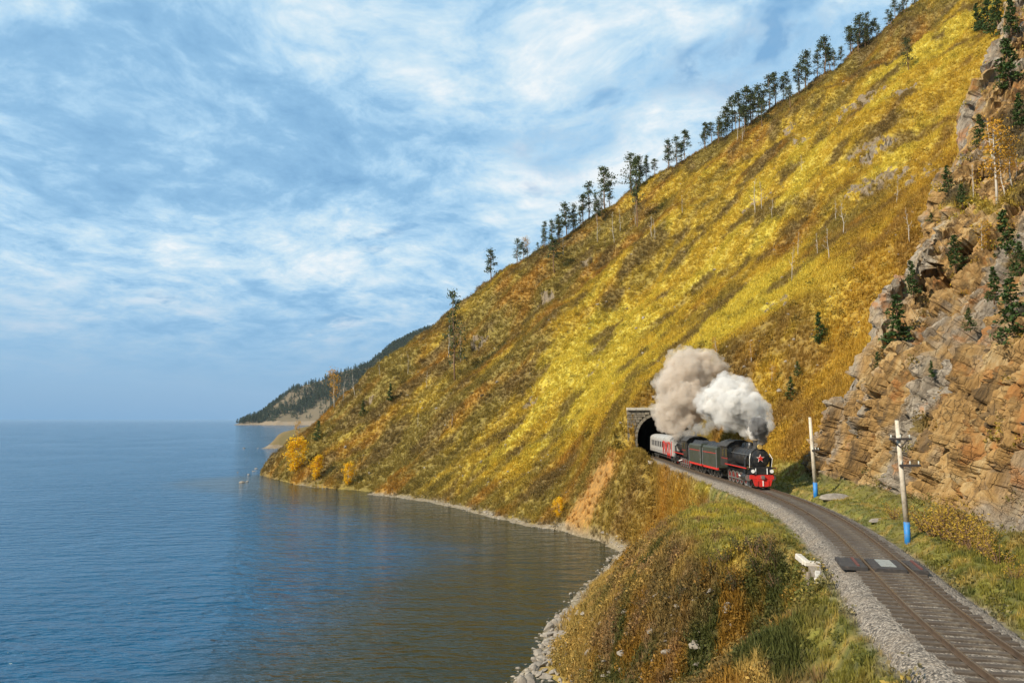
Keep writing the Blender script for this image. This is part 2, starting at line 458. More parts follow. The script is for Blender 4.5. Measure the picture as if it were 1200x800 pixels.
# crest of the rock buttress beside the line
crest_px = [(920, 560), (948, 512), (992, 455), (1018, 415), (1055, 345), (1088, 285), (1108, 215), (1128, 165), (1150, 105), (1178, 45)]
CREST = [tuple(march(x, y, cliff0)[:2]) for x, y in crest_px]
CREST = [(CREST[0][0] - 8, CREST[0][1] + 2)] + CREST
_e = np.array(CREST[-1]) - np.array(CREST[-4]); _e /= np.hypot(*_e)
CREST.append(tuple(np.array(CREST[-1]) + _e * 150))
def cliff(x, y):
    d, s = pl_dist(x, y, CREST)
    e = -d * s                                            # positive beyond the crest, towards the gully
    z = cliff0(x, y)
    jag = fbm(x / 6.0, y / 6.0, None, 3, 41)
    up = sstep(20, 45, z)
    z = z + (3.2 + 3.0 * jag) * np.exp(-((e + 1.6) / 2.6) ** 2) * sstep(15, 26, z)
    z = z - 4.5 * np.exp(-((e + 13) / 7.5) ** 2) * up
    return z - 2.3 * sp(e, 1.2), e
def front(x, y):
    off = track_off(x, y)
    z = smax(hill_far(x, y), np.where(off > 3, right_cut(x, y), -60), 1.5)
    return z
ridge_px = [(318, 520), (352, 500), (400, 462), (440, 428), (480, 401), (520, 372), (560, 342), (600, 312), (640, 288), (680, 264), (720, 238), (760, 207), (800, 183), (840, 158), (880, 138), (920, 112), (960, 86), (1000, 60), (1040, 30), (1085, -5), (1140, -50), (1200, -100)]
RIDGE = []
for x, y in ridge_px:
    q = march(x, y, front)
    if q is not None: RIDGE.append(tuple(q[:2]))
_e = np.array(RIDGE[-1]) - np.array(RIDGE[-4]); _e /= np.hypot(*_e)
RIDGE.append(tuple(np.array(RIDGE[-1]) + _e * 250))
_t = np.array([tip[0] + 5.0, tip[1] + 2.0]); RIDGE = [tuple(_t + (_t - np.array(RIDGE[0])) * 3.0), tuple(_t)] + RIDGE
SPUR = [tuple(march(x, y, front)[:2]) for x, y in ((560, 475), (640, 395), (720, 325), (800, 255), (880, 165), (960, 120))]
RAV = [(14.2, 31.5), (11.0, 36.0), (7.5, 41.5), (4.0, 49.0), (0.0, 57.0)]

def ground(x, y, parts=False):
    x = np.asarray(x, float); y = np.asarray(y, float)
    off = track_off(x, y); s = port_s(x, y); d = shore_d(x, y)
    # lake side
    ed, es = pl_dist(x, y, RIDGE)
    er = np.where(y < 150, -ed, -ed * es)
    far_ = front(x, y)
    sd, ss = pl_dist(x, y, SPUR)
    far_ = far_ + 3.5 * np.exp(-(sd / 11.0) ** 2) - 2.2 * np.exp(-(((sd * ss) + 26) / 16.0) ** 2)
    far_ = far_ - 1.7 * sp(er - 5.0 + 6.0 * sstep(-55, -72, x), 3.0) + 1.6 * fbm(x / 5.0, y / 5.0, None, 3, 59) * np.exp(-((er - 3) / 7) ** 2)
    nearp = 0.16 * d + (0.56 + 0.14 * sstep(34, 28, y) + 0.45 * sstep(36, 43, y) * sstep(66, 56, y)) * sp(d - 1.6, 0.7)
    top = BENCH + 0.35 + 0.45 * fbm(x / 9.0, y / 9.0, None, 3, 51)
    nearz = smin(nearp, top, 0.9)
    rv, _ = pl_dist(x, y, RAV)
    nearz = nearz - 3.6 * np.exp(-(rv / 2.8) ** 2) * sstep(-3.4, -6.0, off) * sstep(0, 5, d)
    wf = sstep(84, 116, y)
    left = nearz * (1 - wf) + np.minimum(far_, BENCH + 0.5 + 0.9 * sp(-off - 7, 1.0) + 100 * sstep(-0.4, 0.4, s)) * wf
    left = left + 1.3 * np.exp(-((off + 5.2) / 1.5) ** 2) * sstep(82, 94, y) * sstep(-1, -4, s)
    cz, e2 = cliff(x, y)
    wy = sstep(72, 100, y)
    right = right_cut(x, y) * (1 - wy) + far_ * wy
    right = np.minimum(right, np.where(s < 0, BENCH + 0.4 + 1.35 * sp(off - 5.4, 0.6) + 1.6 * sp(s + 16, 2.0) * sstep(7.0, 11, off), 999))
    right2 = smax(right, cz, 0.6)
    kk = sstep(2.5, 4.5, off)
    beyond = sstep(-0.4, 0.4, s)
    z = left * (1 - kk) + right2 * kk
    z = z * (1 - beyond) + np.where(off > 3, right2, far_) * beyond
    cap = TRZ + 8.25 + 1.1 * sp(s - 0.9, 0.3)
    wc = beyond * sstep(12, 8, np.abs(off - 1))
    z = z * (1 - wc) + np.minimum(z, cap) * wc
    z = np.where((beyond > 0.9) & (s < 6) & (np.abs(off - 0.5) < 5.4), np.maximum(z, TRZ + 8.2), z)
    # the bench the line runs on
    ob = sstep(2.8, 3.6, np.abs(off)) ; onb = (1 - ob) * (1 - beyond)
    z = z * (1 - onb) + BENCH * onb
    mic = (0.22 * fbm(x / 2.6, y / 2.6, None, 3, 61) + 0.35 * fbm(x / 8.0, y / 8.0, None, 2, 67)) * sstep(4, 9, np.abs(off)) * sstep(0, 3, d)
    z = z + mic
    z = np.where(d < 0, np.minimum(z, np.maximum(0.35 * d + 0.1, -4.0)), np.maximum(z, -6.0))
    if not parts: return z
    rockc = sstep(-0.8, 1.2, cz - right) * sstep(5.9, 7.0, off) * sstep(2.5, 0.5, e2)
    return z, dict(off=off, s=s, d=d, er=er, e2=e2, rock=rockc, spur=sd * ss, rav=rv, cz=cz)
def hit(x, y, t0=14): return march(x, y, ground, t0=t0)

ROCKS_PX = [(1010, 118, 11, 5), (1050, 112, 7, 4), (1018, 175, 9, 4), (1030, 215, 10, 5), (940, 165, 5, 3), (885, 240, 5, 3), (1085, 205, 6, 3), (640, 350, 4, 3), (905, 360, 4, 2.5), (690, 305, 4, 2), (870, 215, 3, 2), (700, 430, 3, 2), (925, 150, 5, 2), (620, 470, 3, 2), (560, 400, 4, 3), (430, 470, 3, 2)]
OUTC_Q = [(hit(x, y), a) for (x, y, a, b_) in ROCKS_PX]
OUTC_Q = [q for q in OUTC_Q if q[0] is not None]
SLIDE_Q = [(hit(x, y), a) for (x, y, a) in ((705, 561, 2.4), (699, 570, 3.6), (692, 580, 4.2), (684, 590, 3.6), (676, 598, 2.4))]
def voro(x, y, z, seed):
    """blocky break-up: offset per cell plus a tilt inside it; also the distance to the next cell"""
    bx, by, bz = np.floor(x), np.floor(y), np.floor(z)
    f1 = np.full(x.shape, 9.0); f2 = np.full(x.shape, 9.0); val = np.zeros(x.shape)
    for i in (-1, 0, 1):
        for j in (-1, 0, 1):
            for k in (-1, 0, 1):
                cx, cy, cz = bx + i, by + j, bz + k
                ox, oy, oz = h01(cx, cy, cz, seed), h01(cx, cy, cz, seed + 1), h01(cx, cy, cz, seed + 2)
                qx, qy, qz = x - cx - ox, y - cy - oy, z - cz - oz
                dd = qx * qx + qy * qy + qz * qz
                v = (h01(cx, cy, cz, seed + 3) - 0.5) + (ox - 0.5) * qx * 1.9 + (oy - 0.5) * qy * 1.9 + (oz - 0.5) * qz * 1.9
                c = dd < f1
                f2 = np.where(c, f1, np.minimum(f2, dd)); val = np.where(c, v, val); f1 = np.where(c, dd, f1)
    return val, np.sqrt(f2) - np.sqrt(f1)
def lerp3(a, b, t): return a * (1 - t[..., None]) + b * t[..., None]
C = {k: np.array(v) for k, v in dict(gold=(0.56, 0.395, 0.045), lime=(0.56, 0.45, 0.06), rust=(0.38, 0.20, 0.03), brown=(0.19, 0.13, 0.045), olive=(0.27, 0.205, 0.045), green=(0.085, 0.095, 0.025), verge=(0.20, 0.185, 0.035), orange=(0.42, 0.215, 0.055), pink=(0.30, 0.18, 0.09), stone=(0.30, 0.245, 0.17), gravel=(0.34, 0.29, 0.23), straw=(0.47, 0.32, 0.09)).items()}
# sampling nets, finer towards the far end of the valley than a square one would be
class Bag: pass
def sheet(AX, AY, selfn):
    """sample the land on a net (only where selfn keeps it); arrays are flat over the kept points"""
    S = Bag()
    nr, nc = AX.shape; TH = np.arctan2(AX, AY); RR = np.hypot(AX, AY)
    keep = selfn(AX, AY).ravel()
    S.TH, RR = TH.ravel()[keep], RR.ravel()[keep]
    GX, GY = AX.ravel()[keep], AY.ravel()[keep]
    GZ, G = ground(GX, GY, True)
    full = np.zeros(nr * nc); full[keep] = GZ; FZ = full.reshape(nr, nc)
    re = np.full(nr * nc, -1); re[keep] = np.arange(keep.sum()); ii = re.reshape(nr, nc)
    quads = np.stack([ii[:-1, :-1], ii[:-1, 1:], ii[1:, 1:], ii[1:, :-1]], -1).reshape(-1, 4)
    S.quads = quads[(quads >= 0).all(1)]
    # outcrops on the open hillside
    outc = np.zeros_like(GZ)
    for (q, a) in OUTC_Q:
        dd = np.hypot((GX - q[0]) / a, (GY - q[1]) / (a * 0.9)) + 0.5 * fbm(GX / 3.5, GY / 3.5, None, 3, 71)
        outc = np.maximum(outc, sstep(1.05, 0.55, dd) * sstep(-0.25, 0.25, fbm(GX / 2.2, GY / 2.2, None, 3, 73) + 0.22))
    scat = sstep(0.42, 0.6, fbm(GX / 11.0, GY / 11.0, None, 4, 77)) * sstep(20, 40, G['d']) * 0.7
    rock = np.maximum(G['rock'] * (1 - 0.9 * sstep(0.05, 0.3, fbm(GX / 14, GY / 14, GZ / 14, 4, 79) - 0.12 + 0.5 * np.exp(-((G['e2'] + 14) / 7) ** 2) * sstep(34, 48, GZ))), outc)
    beach = sstep(1.7, 0.4, G['d'] + 0.8 * fbm(GX / 3, GY / 3, None, 2, 83)) * (G['d'] > -4) * sstep(1.7, 0.9, GZ)

    # break the cliff up along its normals
    dXu, dYu, dZu = [np.gradient(A, axis=1).ravel()[keep] for A in (AX, AY, FZ)]
    dXv, dYv, dZv = [np.gradient(A, axis=0).ravel()[keep] for A in (AX, AY, FZ)]
    NX = dYu * dZv - dZu * dYv; NY = dZu * dXv - dXu * dZv; NZ = dXu * dYv - dYu * dXv
    ln = np.sqrt(NX ** 2 + NY ** 2 + NZ ** 2) + 1e-9; sg = np.where(NZ < 0, -1, 1)
    NX, NY, NZ = NX / ln * sg, NY / ln * sg, NZ / ln * sg
    idx = np.where((rock > 0.02) & (RR < 420))
    X, Y, Z = GX[idx], GY[idx], GZ[idx]; R_ = rock[idx]
    wx = X + 0.6 * fbm(X / 2, Y / 2, Z / 2, 2, 91); wy = Y + 0.6 * fbm(X / 2, Y / 2, Z / 2, 2, 92)
    u = wx * 0.86 - Z * 0.50; v = wy * 1.0 + wx * 0.12; q_ = Z * 0.86 + wx * 0.50     # steep beds leaning over to the right
    disp = 0
    crk = np.ones_like(X)
    for sc, st, us, amp, seed in ((3.4, 3.6, 1.6, 1.7, 103), (1.35, 2.6, 1.2, 0.95, 131), (0.6, 1.9, 1.0, 0.42, 161)):
        val, ed = voro(u / (sc * us), v / sc, q_ / (sc * st), seed)
        disp = disp + amp * (val - 0.55 * sstep(0.10, 0.0, ed))
        crk = np.minimum(crk, sstep(0.0, 0.16, ed))
    disp = disp - 1.5 * sstep(0.07, 0.0, np.abs(fbm(v / 4.5, q_ / 26.0, u / 9.0, 3, 181))) - 0.6 * sstep(0.08, 0.0, np.abs(fbm(v / 1.7, q_ / 9.0, u / 4.0, 2, 186)))
    disp = disp + 0.14 * fbm(X / 0.5, Y / 0.5, Z / 0.5, 2, 191)
    far_sc = np.where(RR[idx] > 150, 0.9, 1.0)
    ampm = sstep(0.05, 0.6, R_) * far_sc
    GX[idx] += NX[idx] * disp * ampm; GY[idx] += NY[idx] * disp * ampm; GZ[idx] += NZ[idx] * disp * ampm * 0.7

    # ---- colours of the ground cover, zone by zone
    SH = (0.774, 0.633)
    uu = GX * SH[0] + GY * SH[1]; vv = -GX * SH[1] + GY * SH[0]
    st = fbm(vv / 9.0, uu / 38.0, None, 4, 201); st2 = fbm(vv / 1.6, uu / 3.2, None, 3, 211); bigp = fbm(vv / 38.0, uu / 70.0, None, 3, 221)
    fine = fbm(GX / 1.1, GY / 1.1, None, 3, 231)
    T3 = GX.shape + (3,)
    def full(k, m=1.0): return np.broadcast_to(C[k] * m, T3)
    bright = sstep(-22, 22, G['spur'] + 9 * st) * sstep(0, 40, G['d'] + 8 * st)
    bright = np.where(GY < 95, 0.4, bright)
    gz = np.clip(0.55 * bright + 0.75 * bigp + 0.6 * st + 0.12, 0, 1)          # share of pale yellow, higher to the right of the spur
    tint = lerp3(full('olive'), full('rust'), sstep(-0.1, 0.4, fbm(vv / 14.0, uu / 30.0, None, 4, 205)))
    tint = lerp3(tint, full('gold'), sstep(0.12, 0.55, gz))
    tint = lerp3(tint, full('lime', 1.08), sstep(0.55, 0.95, gz + 0.25 * fbm(vv / 16.0, uu / 40.0, None, 3, 241)))
    tint = lerp3(tint, full('brown'), sstep(0.05, 0.36, fbm(vv / 10.0, uu / 20.0, None, 4, 251) - 0.12 * (gz - 0.4)) * 0.85)
    tint = lerp3(tint, full('brown', 0.8), sstep(0.0, 0.5, fine + 0.4 * st2) * (0.5 - 0.25 * sstep(0.4, 0.9, gz)))
    # right-hand hillside over the gully, more rust
    tint = lerp3(tint, np.broadcast_to(C['rust'] * 1.05, tint.shape), sstep(45, 12, G['e2']) * (G['e2'] > 0) * 0.55)
    # near bank: straw, heather brown and green scrub
    near = sstep(92, 78, GY + 4 * st) * (G['off'] < 8)
    nt = lerp3(full('straw', 0.9), full('brown'), sstep(-0.35, 0.15, fbm(GX / 4, GY / 4, None, 4, 261)))
    nt = lerp3(nt, full('green', 0.9), sstep(0.05, 0.35, fbm(GX / 4, GY / 4, None, 3, 271) + 0.35 * np.exp(-(G['rav'] / 3.5) ** 2) - 0.02))
    nt = lerp3(nt, full('rust', 0.8), sstep(0.08, 0.35, fbm(GX / 2.2, GY / 2.2, None, 3, 281)) * 0.8)
    nt = lerp3(nt, full('pink'), sstep(0.12, 0.35, fbm(GX / 2.5, GY / 2.5, None, 3, 285)) * 0.8)
    flat = sstep(9, 13, G['d']) * sstep(BENCH - 1.6, BENCH - 0.5, GZ) * sstep(37.5, 41, GY + 1.5 * fbm(GX / 2, GY / 2, None, 2, 289))
    fcol = lerp3(full('verge', 1.25), full('lime', 0.75), sstep(0.0, 0.35, fbm(GX / 3, GY / 3, None, 3, 293)))
    fcol = lerp3(fcol, full('pink', 0.9), sstep(0.15, 0.4, fbm(GX / 2, GY / 2, None, 3, 297)) * 0.7)
    nt = lerp3(nt, fcol, flat * 0.9)
    nt = lerp3(nt, full('straw'), sstep(7.5, 3.0, G['d']) * 0.75)
    tint = lerp3(tint, nt, near)
    verge = np.where(G['off'] > 0, sstep(9.0, 6.5, G['off']), sstep(4.6, 3.2, -G['off'] + 0.8 * fbm(GX / 1.7, GY / 1.7, None, 2, 299))) * (G['s'] < 2)
    vcol = lerp3(np.broadcast_to(C['verge'], tint.shape), np.broadcast_to(C['green'] * 1.3, tint.shape), sstep(0, 0.3, fine))
    vcol = lerp3(vcol, np.broadcast_to(C['straw'], tint.shape), sstep(0.1, 0.4, fbm(GX / 1.4, GY / 1.4, None, 3, 287)) * 0.6)
    tint = lerp3(tint, vcol, verge * (GY < 75))
    slide = np.zeros_like(GX)
    for (q, a) in SLIDE_Q:
        slide = np.maximum(slide, sstep(1.35, 0.6, np.hypot(GX - q[0], GY - q[1]) / a + 0.5 * fine + 0.4 * st2))
    tint = lerp3(tint, np.broadcast_to(C['orange'], tint.shape), slide)
    tint = lerp3(tint, np.broadcast_to(C['stone'], tint.shape), beach)
    grav = sstep(2.9, 2.2, np.abs(G['off']) + 0.5 * fine) * (G['s'] < 1)
    tint = lerp3(tint, np.broadcast_to(C['gravel'], tint.shape), grav)
    bed = (GZ < -0.15)
    tint[bed] = np.array((0.16, 0.13, 0.06))
    # ledges and scree on the cliff
    scree = G['rock'] * (1 - sstep(0.2, 0.6, rock))
    tint = lerp3(tint, np.broadcast_to(np.array((0.15, 0.115, 0.065)), tint.shape), scree * (0.75 + 0.25 * sstep(-0.3, 0.2, fbm(GX / 4, GY / 4, GZ / 4, 3, 291))))
    tint = np.clip(tint, 0.01, 0.9)

    clear = (1 - sstep(0.25, 0.6, rock)) * (1 - beach) * (1 - grav) * (1 - 0.9 * slide) * (GZ > 0.25)
    dist = RR
    dg = np.interp(dist, [9, 30, 60, 100, 200, 350, 560], [28, 27, 13, 5.5, 2.2, 1.2, 0.25])
    dgr = dg * clear * (0.35 + 0.65 * sstep(-0.5, 0.2, fbm(GX / 3.3, GY / 3.3, None, 3, 301)))
    ds = np.interp(dist, [9, 30, 60, 100, 200, 350, 560], [3.2, 3.2, 2.2, 1.1, 0.5, 0.26, 0.03]) * clear
    ds = ds * (0.25 + 1.5 * sstep(-0.05, 0.4, fbm(GX / 6.0, GY / 6.0, None, 4, 311))) * (1 - flat * near) * (1 - verge * 0.85) * np.where(bright > 0.6, 0.75, 1.0)
    ds = ds + near * 3.0 * np.exp(-(G['rav'] / 3.5) ** 2) * clear
    ds = ds + 0.8 * scree + 0.05 * G['rock']
    tsz = np.interp(dist, [9, 30, 60, 100, 200, 350], [0.55, 0.58, 0.70, 0.88, 1.1, 1.2]) * (1 - 0.5 * verge * (GY < 75)) * (1 - 0.45 * flat * near)
    ssz = np.interp(dist, [9, 30, 60, 100, 200, 350], [0.6, 0.65, 0.8, 1.0, 1.3, 1.5])
    db = 0.06 * clear * sstep(0.0, 0.45, fbm(GX / 18.0, GY / 18.0, None, 4, 331) + 0.1) * sstep(90, 110, GY) * sstep(6, 20, G['d']) * np.where(G['er'] > 2, 0.2, 1.0)
    bsz = np.full_like(GX, 1.0)
    behind = sstep(40, 25, G['er'])                      # nothing grows to be seen far down the back of the ridge
    dgr *= behind; ds *= behind

    S.X, S.Y, S.Z, S.G, S.tint, S.rock, S.RR = GX, GY, GZ, G, tint, rock, RR
    S.att = dict(rock=rock, warm=G['rock'], dgrass=dgr, dshrub=ds, dbush=db * behind, gsize=tsz, ssize=ssz, bsize=bsz)
    return S
# ---- cut the sheets into the pieces of the setting
def piece(name, S, mask, smooth):
    fq = S.quads[mask]; used = np.unique(fq); re = np.full(len(S.X), -1); re[used] = np.arange(len(used))
    me = bpy.data.meshes.new(name)
    co = np.stack([S.X, S.Y, S.Z], -1)[used]
    me.vertices.add(len(used)); me.vertices.foreach_set('co', co.ravel())
    me.loops.add(fq.size); me.loops.foreach_set('vertex_index', re[fq].ravel().astype(np.int32))
    me.polygons.add(len(fq)); me.polygons.foreach_set('loop_start', np.arange(0, fq.size, 4, dtype=np.int32))
    me.polygons.foreach_set('use_smooth', np.full(len(fq), smooth))
    me.update(calc_edges=True)
    for k, a in S.att.items():
        at = me.attributes.new(k, 'FLOAT', 'POINT'); at.data.foreach_set('value', a[used].astype(np.float32))
    ca = me.attributes.new('tint', 'FLOAT_COLOR', 'POINT')
    ca.data.foreach_set('color', np.concatenate([S.tint[used], np.ones((len(used), 1))], 1).astype(np.float32).ravel())
    me.materials.append(M_GROUND)
    o = bpy.data.objects.new(name, me); col.objects.link(o); tag(o, kind='structure'); return o
def sel_land(x, y):
    return np.where(inside(x, y, LAND), 1.0, -pl_dist(x, y, SHORE)[0]) > -9
_th, _rr = np.meshgrid(np.radians(np.concatenate([np.linspace(-27, -21.5, 20, endpoint=False), np.linspace(-21.5, 38, 740, endpoint=False), np.linspace(38, 66, 90)])),
           np.concatenate([np.geomspace(9, 60, 200, endpoint=False), np.geomspace(60, 330, 330, endpoint=False), np.geomspace(330, 560, 50)]))
S1 = sheet(_rr * np.sin(_th), _rr * np.cos(_th), sel_land)
def fm(S, a): return a[S.quads].mean(1)
fz, fs, foff, fy, frock, fd, fer = [fm(S1, a) for a in (S1.Z, S1.G['s'], S1.G['off'], S1.Y, S1.G['rock'], S1.G['d'], S1.G['er'])]
keep = (fd > -9) & ((fer < 60) | (fy < 150)) & (fz > -4.5)
hole = (fs > -0.9) & (fs < 1.2) & (np.abs(foff - 0.5) < 4.2) & (fz < TRZ + 8.0) & ~((fs < -0.2) & (fz < BENCH + 0.6))
keep &= ~hole
FINE = (S1.Y < 112) & (S1.G['off'] < 100)
fine_f = fm(S1, FINE.astype(float)) > 0.99
is_cliff1 = keep & (frock > 0.5) & (fy < 190) & ~fine_f          # cliff beyond the fine net
hid = (frock > 0.85) & fine_f
is_bank = keep & ~is_cliff1 & ~hid & (fy < 100) & (foff < 9.5)
is_hill = keep & ~is_cliff1 & ~is_bank & ~hid
hillside = piece('hillside', S1, is_hill, True)
lakeside_bank = piece('lakeside_bank', S1, is_bank, True)
def sel_cliff(x, y):
    d, sd = pl_dist(x, y, CREST)
    return (track_off(x, y) > 5.2) & (-d * sd < 6)
# the cliff gets a net of its own, laid along the line and evenly up the face
_yt = np.concatenate([np.arange(6, 22, 0.3), np.arange(22, 62, 0.11), np.arange(62, 118, 0.24)])
_of = np.concatenate([np.arange(5.3, 6.4, 0.12), np.arange(6.4, 10.0, 0.04), np.arange(10.0, 32, 0.10), np.arange(32, 105, 0.3)])
_Y, _O = np.meshgrid(_yt, _of); _m = track_dx(_Y); _L = np.sqrt(1 + _m ** 2)
S2 = sheet(track_x(_Y) + _O / _L, _Y - _O * _m / _L, sel_cliff)
rock_cliff = piece('rock_cliff', S2, fm(S2, S2.G['rock']) > 0.45, False)
upper_cliff = piece('upper_rock_cliff', S1, is_cliff1, False)

# ------------------------------------------------------------------ the lake
def water_material():
    m, t, b, _ = material('lake_water')
    p = posn(t)
    mp = t.new('ShaderNodeMapping'); mp.inputs['Rotation'].default_value = (0, 0, math.radians(-9)); mp.inputs['Scale'].default_value = (0.4, 1.0, 1.0)
    t.l.new(p, mp.inputs['Vector']); q = mp.outputs[0]
    n1 = t.noise(q, 0.55, 3, 0.5, 0.35); n2 = t.noise(q, 1.7, 3, 0.55, 0.2); n3 = t.noise(p, 0.016, 4, 0.6); n0 = t.noise(q, 0.2, 2, 0.5)
    sh = t.new('ShaderNodeAttribute', attribute_name='shallow_reflection').outputs['Fac']
    gust = t.math('MULTIPLY', t.mapr(n3, 0.36, 0.62, 0.55, 1.0), t.mapr(sh, 0.0, 1.0, 1.0, 0.45))
    h = t.math('ADD', t.math('MULTIPLY', n1, 1.0), t.math('ADD', t.math('MULTIPLY', n2, 0.42), t.math('MULTIPLY', n0, 0.8)))
    bp = t.new('ShaderNodeBump'); bp.inputs['Distance'].default_value = 1.45
    t.l.new(gust, bp.inputs['Strength']); t.l.new(h, bp.inputs['Height']); t.l.new(bp.outputs[0], b.inputs['Normal'])
    t.l.new(t.mix(t.mapr(t.math('ADD', sh, t.math('MULTIPLY', t.math('SUBTRACT', t.noise(p, 0.12, 4, 0.6), 0.5), 0.5)), 0.15, 0.85), (0.005, 0.058, 0.122), (0.016, 0.018, 0.005)), b.inputs['Base Color'])  # olive inshore: shallow bed plus the hill's reflection put into the colour
    b.inputs['Roughness'].default_value = 0.08
    b.inputs['IOR'].default_value = 1.333
    return m
M_WATER = water_material()
wa = np.radians(np.linspace(0, 360, 241)[:-1]); wr = np.concatenate([[0.5], np.geomspace(6, 500, 130), np.geomspace(560, 45000, 16)])
WT, WR = np.meshgrid(wa, wr)
LX, LY = WR * np.sin(WT), WR * np.cos(WT)
wn = len(wa); WV = [(0, 0, 0)] + [(float(a), float(c), 0.0) for a, c in zip(LX.ravel(), LY.ravel())]
WF = [(0, 1 + k, 1 + (k + 1) % wn) for k in range(wn)] + [(1 + i * wn + k, 1 + (i + 1) * wn + k, 1 + (i + 1) * wn + (k + 1) % wn, 1 + i * wn + (k + 1) % wn) for i in range(len(wr) - 1) for k in range(wn)]
lake = mesh_obj('lake_water', WV, WF, M_WATER)
_bm = bmesh.new(); _bm.from_mesh(lake.data); bmesh.ops.recalc_face_normals(_bm, faces=_bm.faces)
if next(iter(_bm.faces)).normal.z < 0: bmesh.ops.reverse_faces(_bm, faces=_bm.faces)
_bm.to_mesh(lake.data); _bm.free()
_x = np.array([v[0] for v in WV]); _y = np.array([v[1] for v in WV])
_d = pl_dist(_x, _y, SHORE[:-1])[0]
lake.data.attributes.new('shallow_reflection', 'FLOAT', 'POINT').data.foreach_set('value', sstep(44, 3, _d).astype(np.float32))  # reach of the bed tint and of the slope's painted reflection
tag(lake, kind='structure')

# ------------------------------------------------------------------ grass and scrub
def scatter(name, verts, faces, mat, dens, size, targets, seed, label, tilt=0.35, lo=0.55, hi=1.35):
    o = mesh_obj(name, verts, faces, mat); tag(o, label, 'vegetation', kind='stuff')
    g = bpy.data.node_groups.new(name + '_scatter', 'GeometryNodeTree')
    g.interface.new_socket('Geometry', in_out='INPUT', socket_type='NodeSocketGeometry')
    g.interface.new_socket('Geometry', in_out='OUTPUT', socket_type='NodeSocketGeometry')
    t = NT(g); gi = t.new('NodeGroupInput'); go = t.new('NodeGroupOutput')
    jn = t.new('GeometryNodeJoinGeometry')
    for tg in targets:
        oi = t.new('GeometryNodeObjectInfo'); oi.inputs[0].default_value = tg
        t.l.new(oi.outputs['Geometry'], jn.inputs[0])
    dp = t.new('GeometryNodeDistributePointsOnFaces'); dp.distribute_method = 'RANDOM'
    t.l.new(jn.outputs[0], dp.inputs['Mesh']); dp.inputs['Seed'].default_value = seed
    na = t.new('GeometryNodeInputNamedAttribute', data_type='FLOAT'); na.inputs['Name'].default_value = dens
    t.l.new(na.outputs['Attribute'], dp.inputs['Density'])
    ns = t.new('GeometryNodeInputNamedAttribute', data_type='FLOAT'); ns.inputs['Name'].default_value = size
    rs = t.new('FunctionNodeRandomValue', data_type='FLOAT'); rs.inputs[2].default_value = lo; rs.inputs[3].default_value = hi
    mul = t.math('MULTIPLY', ns.outputs['Attribute'], rs.outputs[1])
    rv = t.new('FunctionNodeRandomValue', data_type='FLOAT_VECTOR'); rv.inputs[0].default_value = (-tilt, -tilt, 0); rv.inputs[1].default_value = (tilt, tilt, 6.283)
    ip = t.new('GeometryNodeInstanceOnPoints')
    t.l.new(dp.outputs['Points'], ip.inputs['Points']); t.l.new(gi.outputs[0], ip.inputs['Instance'])
    t.l.new(rv.outputs[0], ip.inputs['Rotation']); t.l.new(mul, ip.inputs['Scale'])
    t.l.new(ip.outputs[0], go.inputs[0])
    md = o.modifiers.new('scatter', 'NODES'); md.node_group = g
    return o
rng = random.Random(7)
def tuft():
    V, Fc = [], []
    for k in range(16):
        a = rng.uniform(0, 6.283); r = rng.uniform(0, 0.28); h = rng.uniform(0.25, 0.95); ln = rng.uniform(0.1, 0.6); wd = rng.uniform(0.02, 0.06)
        b = a + rng.uniform(-0.8, 0.8)
        p0 = Vector((r * math.cos(a), r * math.sin(a), -0.06)); d = Vector((math.cos(b), math.sin(b), 0)); s = Vector((-d.y, d.x, 0)) * wd
        p1 = p0 + d * ln * 0.35 + Vector((0, 0, h * 0.65)); p2 = p0 + d * ln + Vector((0, 0, h))
        q = len(V); V += [p0 - s, p0 + s, p1 + s * 0.8, p1 - s * 0.8, p2]; Fc += [(q, q + 1, q + 2, q + 3), (q + 3, q + 2, q + 4)]
    return V, Fc
def scrub():
    V, Fc = [], []
    for k in range(75):
        a = rng.uniform(0, 6.283); e = math.acos(rng.uniform(-0.1, 1)); r = rng.uniform(0.3, 0.62) * (1 + 0.25 * math.sin(3 * a + 1))
        p = Vector((r * math.sin(e) * math.cos(a), r * math.sin(e) * math.sin(a), r * math.cos(e) * 0.95 + 0.08))
        n = Vector((rng.gauss(0, 1), rng.gauss(0, 1), rng.gauss(0.3, 1))).normalized(); u = n.orthogonal().normalized(); v = n.cross(u); s = rng.uniform(0.045, 0.10)
        q = len(V); V += [p - u * s, p + v * s * 0.6, p + u * s, p - v * s * 0.6]; Fc.append((q, q + 1, q + 2, q + 3))
    for k in range(7):
        a = rng.uniform(0, 6.283); d = Vector((math.cos(a) * 0.35, math.sin(a) * 0.35, rng.uniform(0.4, 0.75))); s = Vector((-d.y, d.x, 0)).normalized() * 0.014
        q = len(V); V += [-s, s, d]; Fc.append((q, q + 1, q + 2))
    return V, Fc
scatter('dry_grass', *tuft(), M_GRASS, 'dgrass', 'gsize', (hillside, lakeside_bank, rock_cliff, upper_cliff), 3, 'golden dry autumn grass covering the slopes')
scatter('low_scrub', *scrub(), M_SHRUB, 'dshrub', 'ssize', (hillside, lakeside_bank, rock_cliff, upper_cliff), 9, 'low brown and green scrub growing among the grass', lo=0.4, hi=1.7)

M_HBUSH = leafy('hill_bush_leaves', (0.3, 0.36, 0.4), (0.75, 0.72, 0.6), 0.25, True)
scatter('hillside_bushes', *scrub(), M_HBUSH, 'dbush', 'bsize', (hillside,), 21, 'darker knee-high bushes dotted over the open grass slope', lo=1.0, hi=2.6)

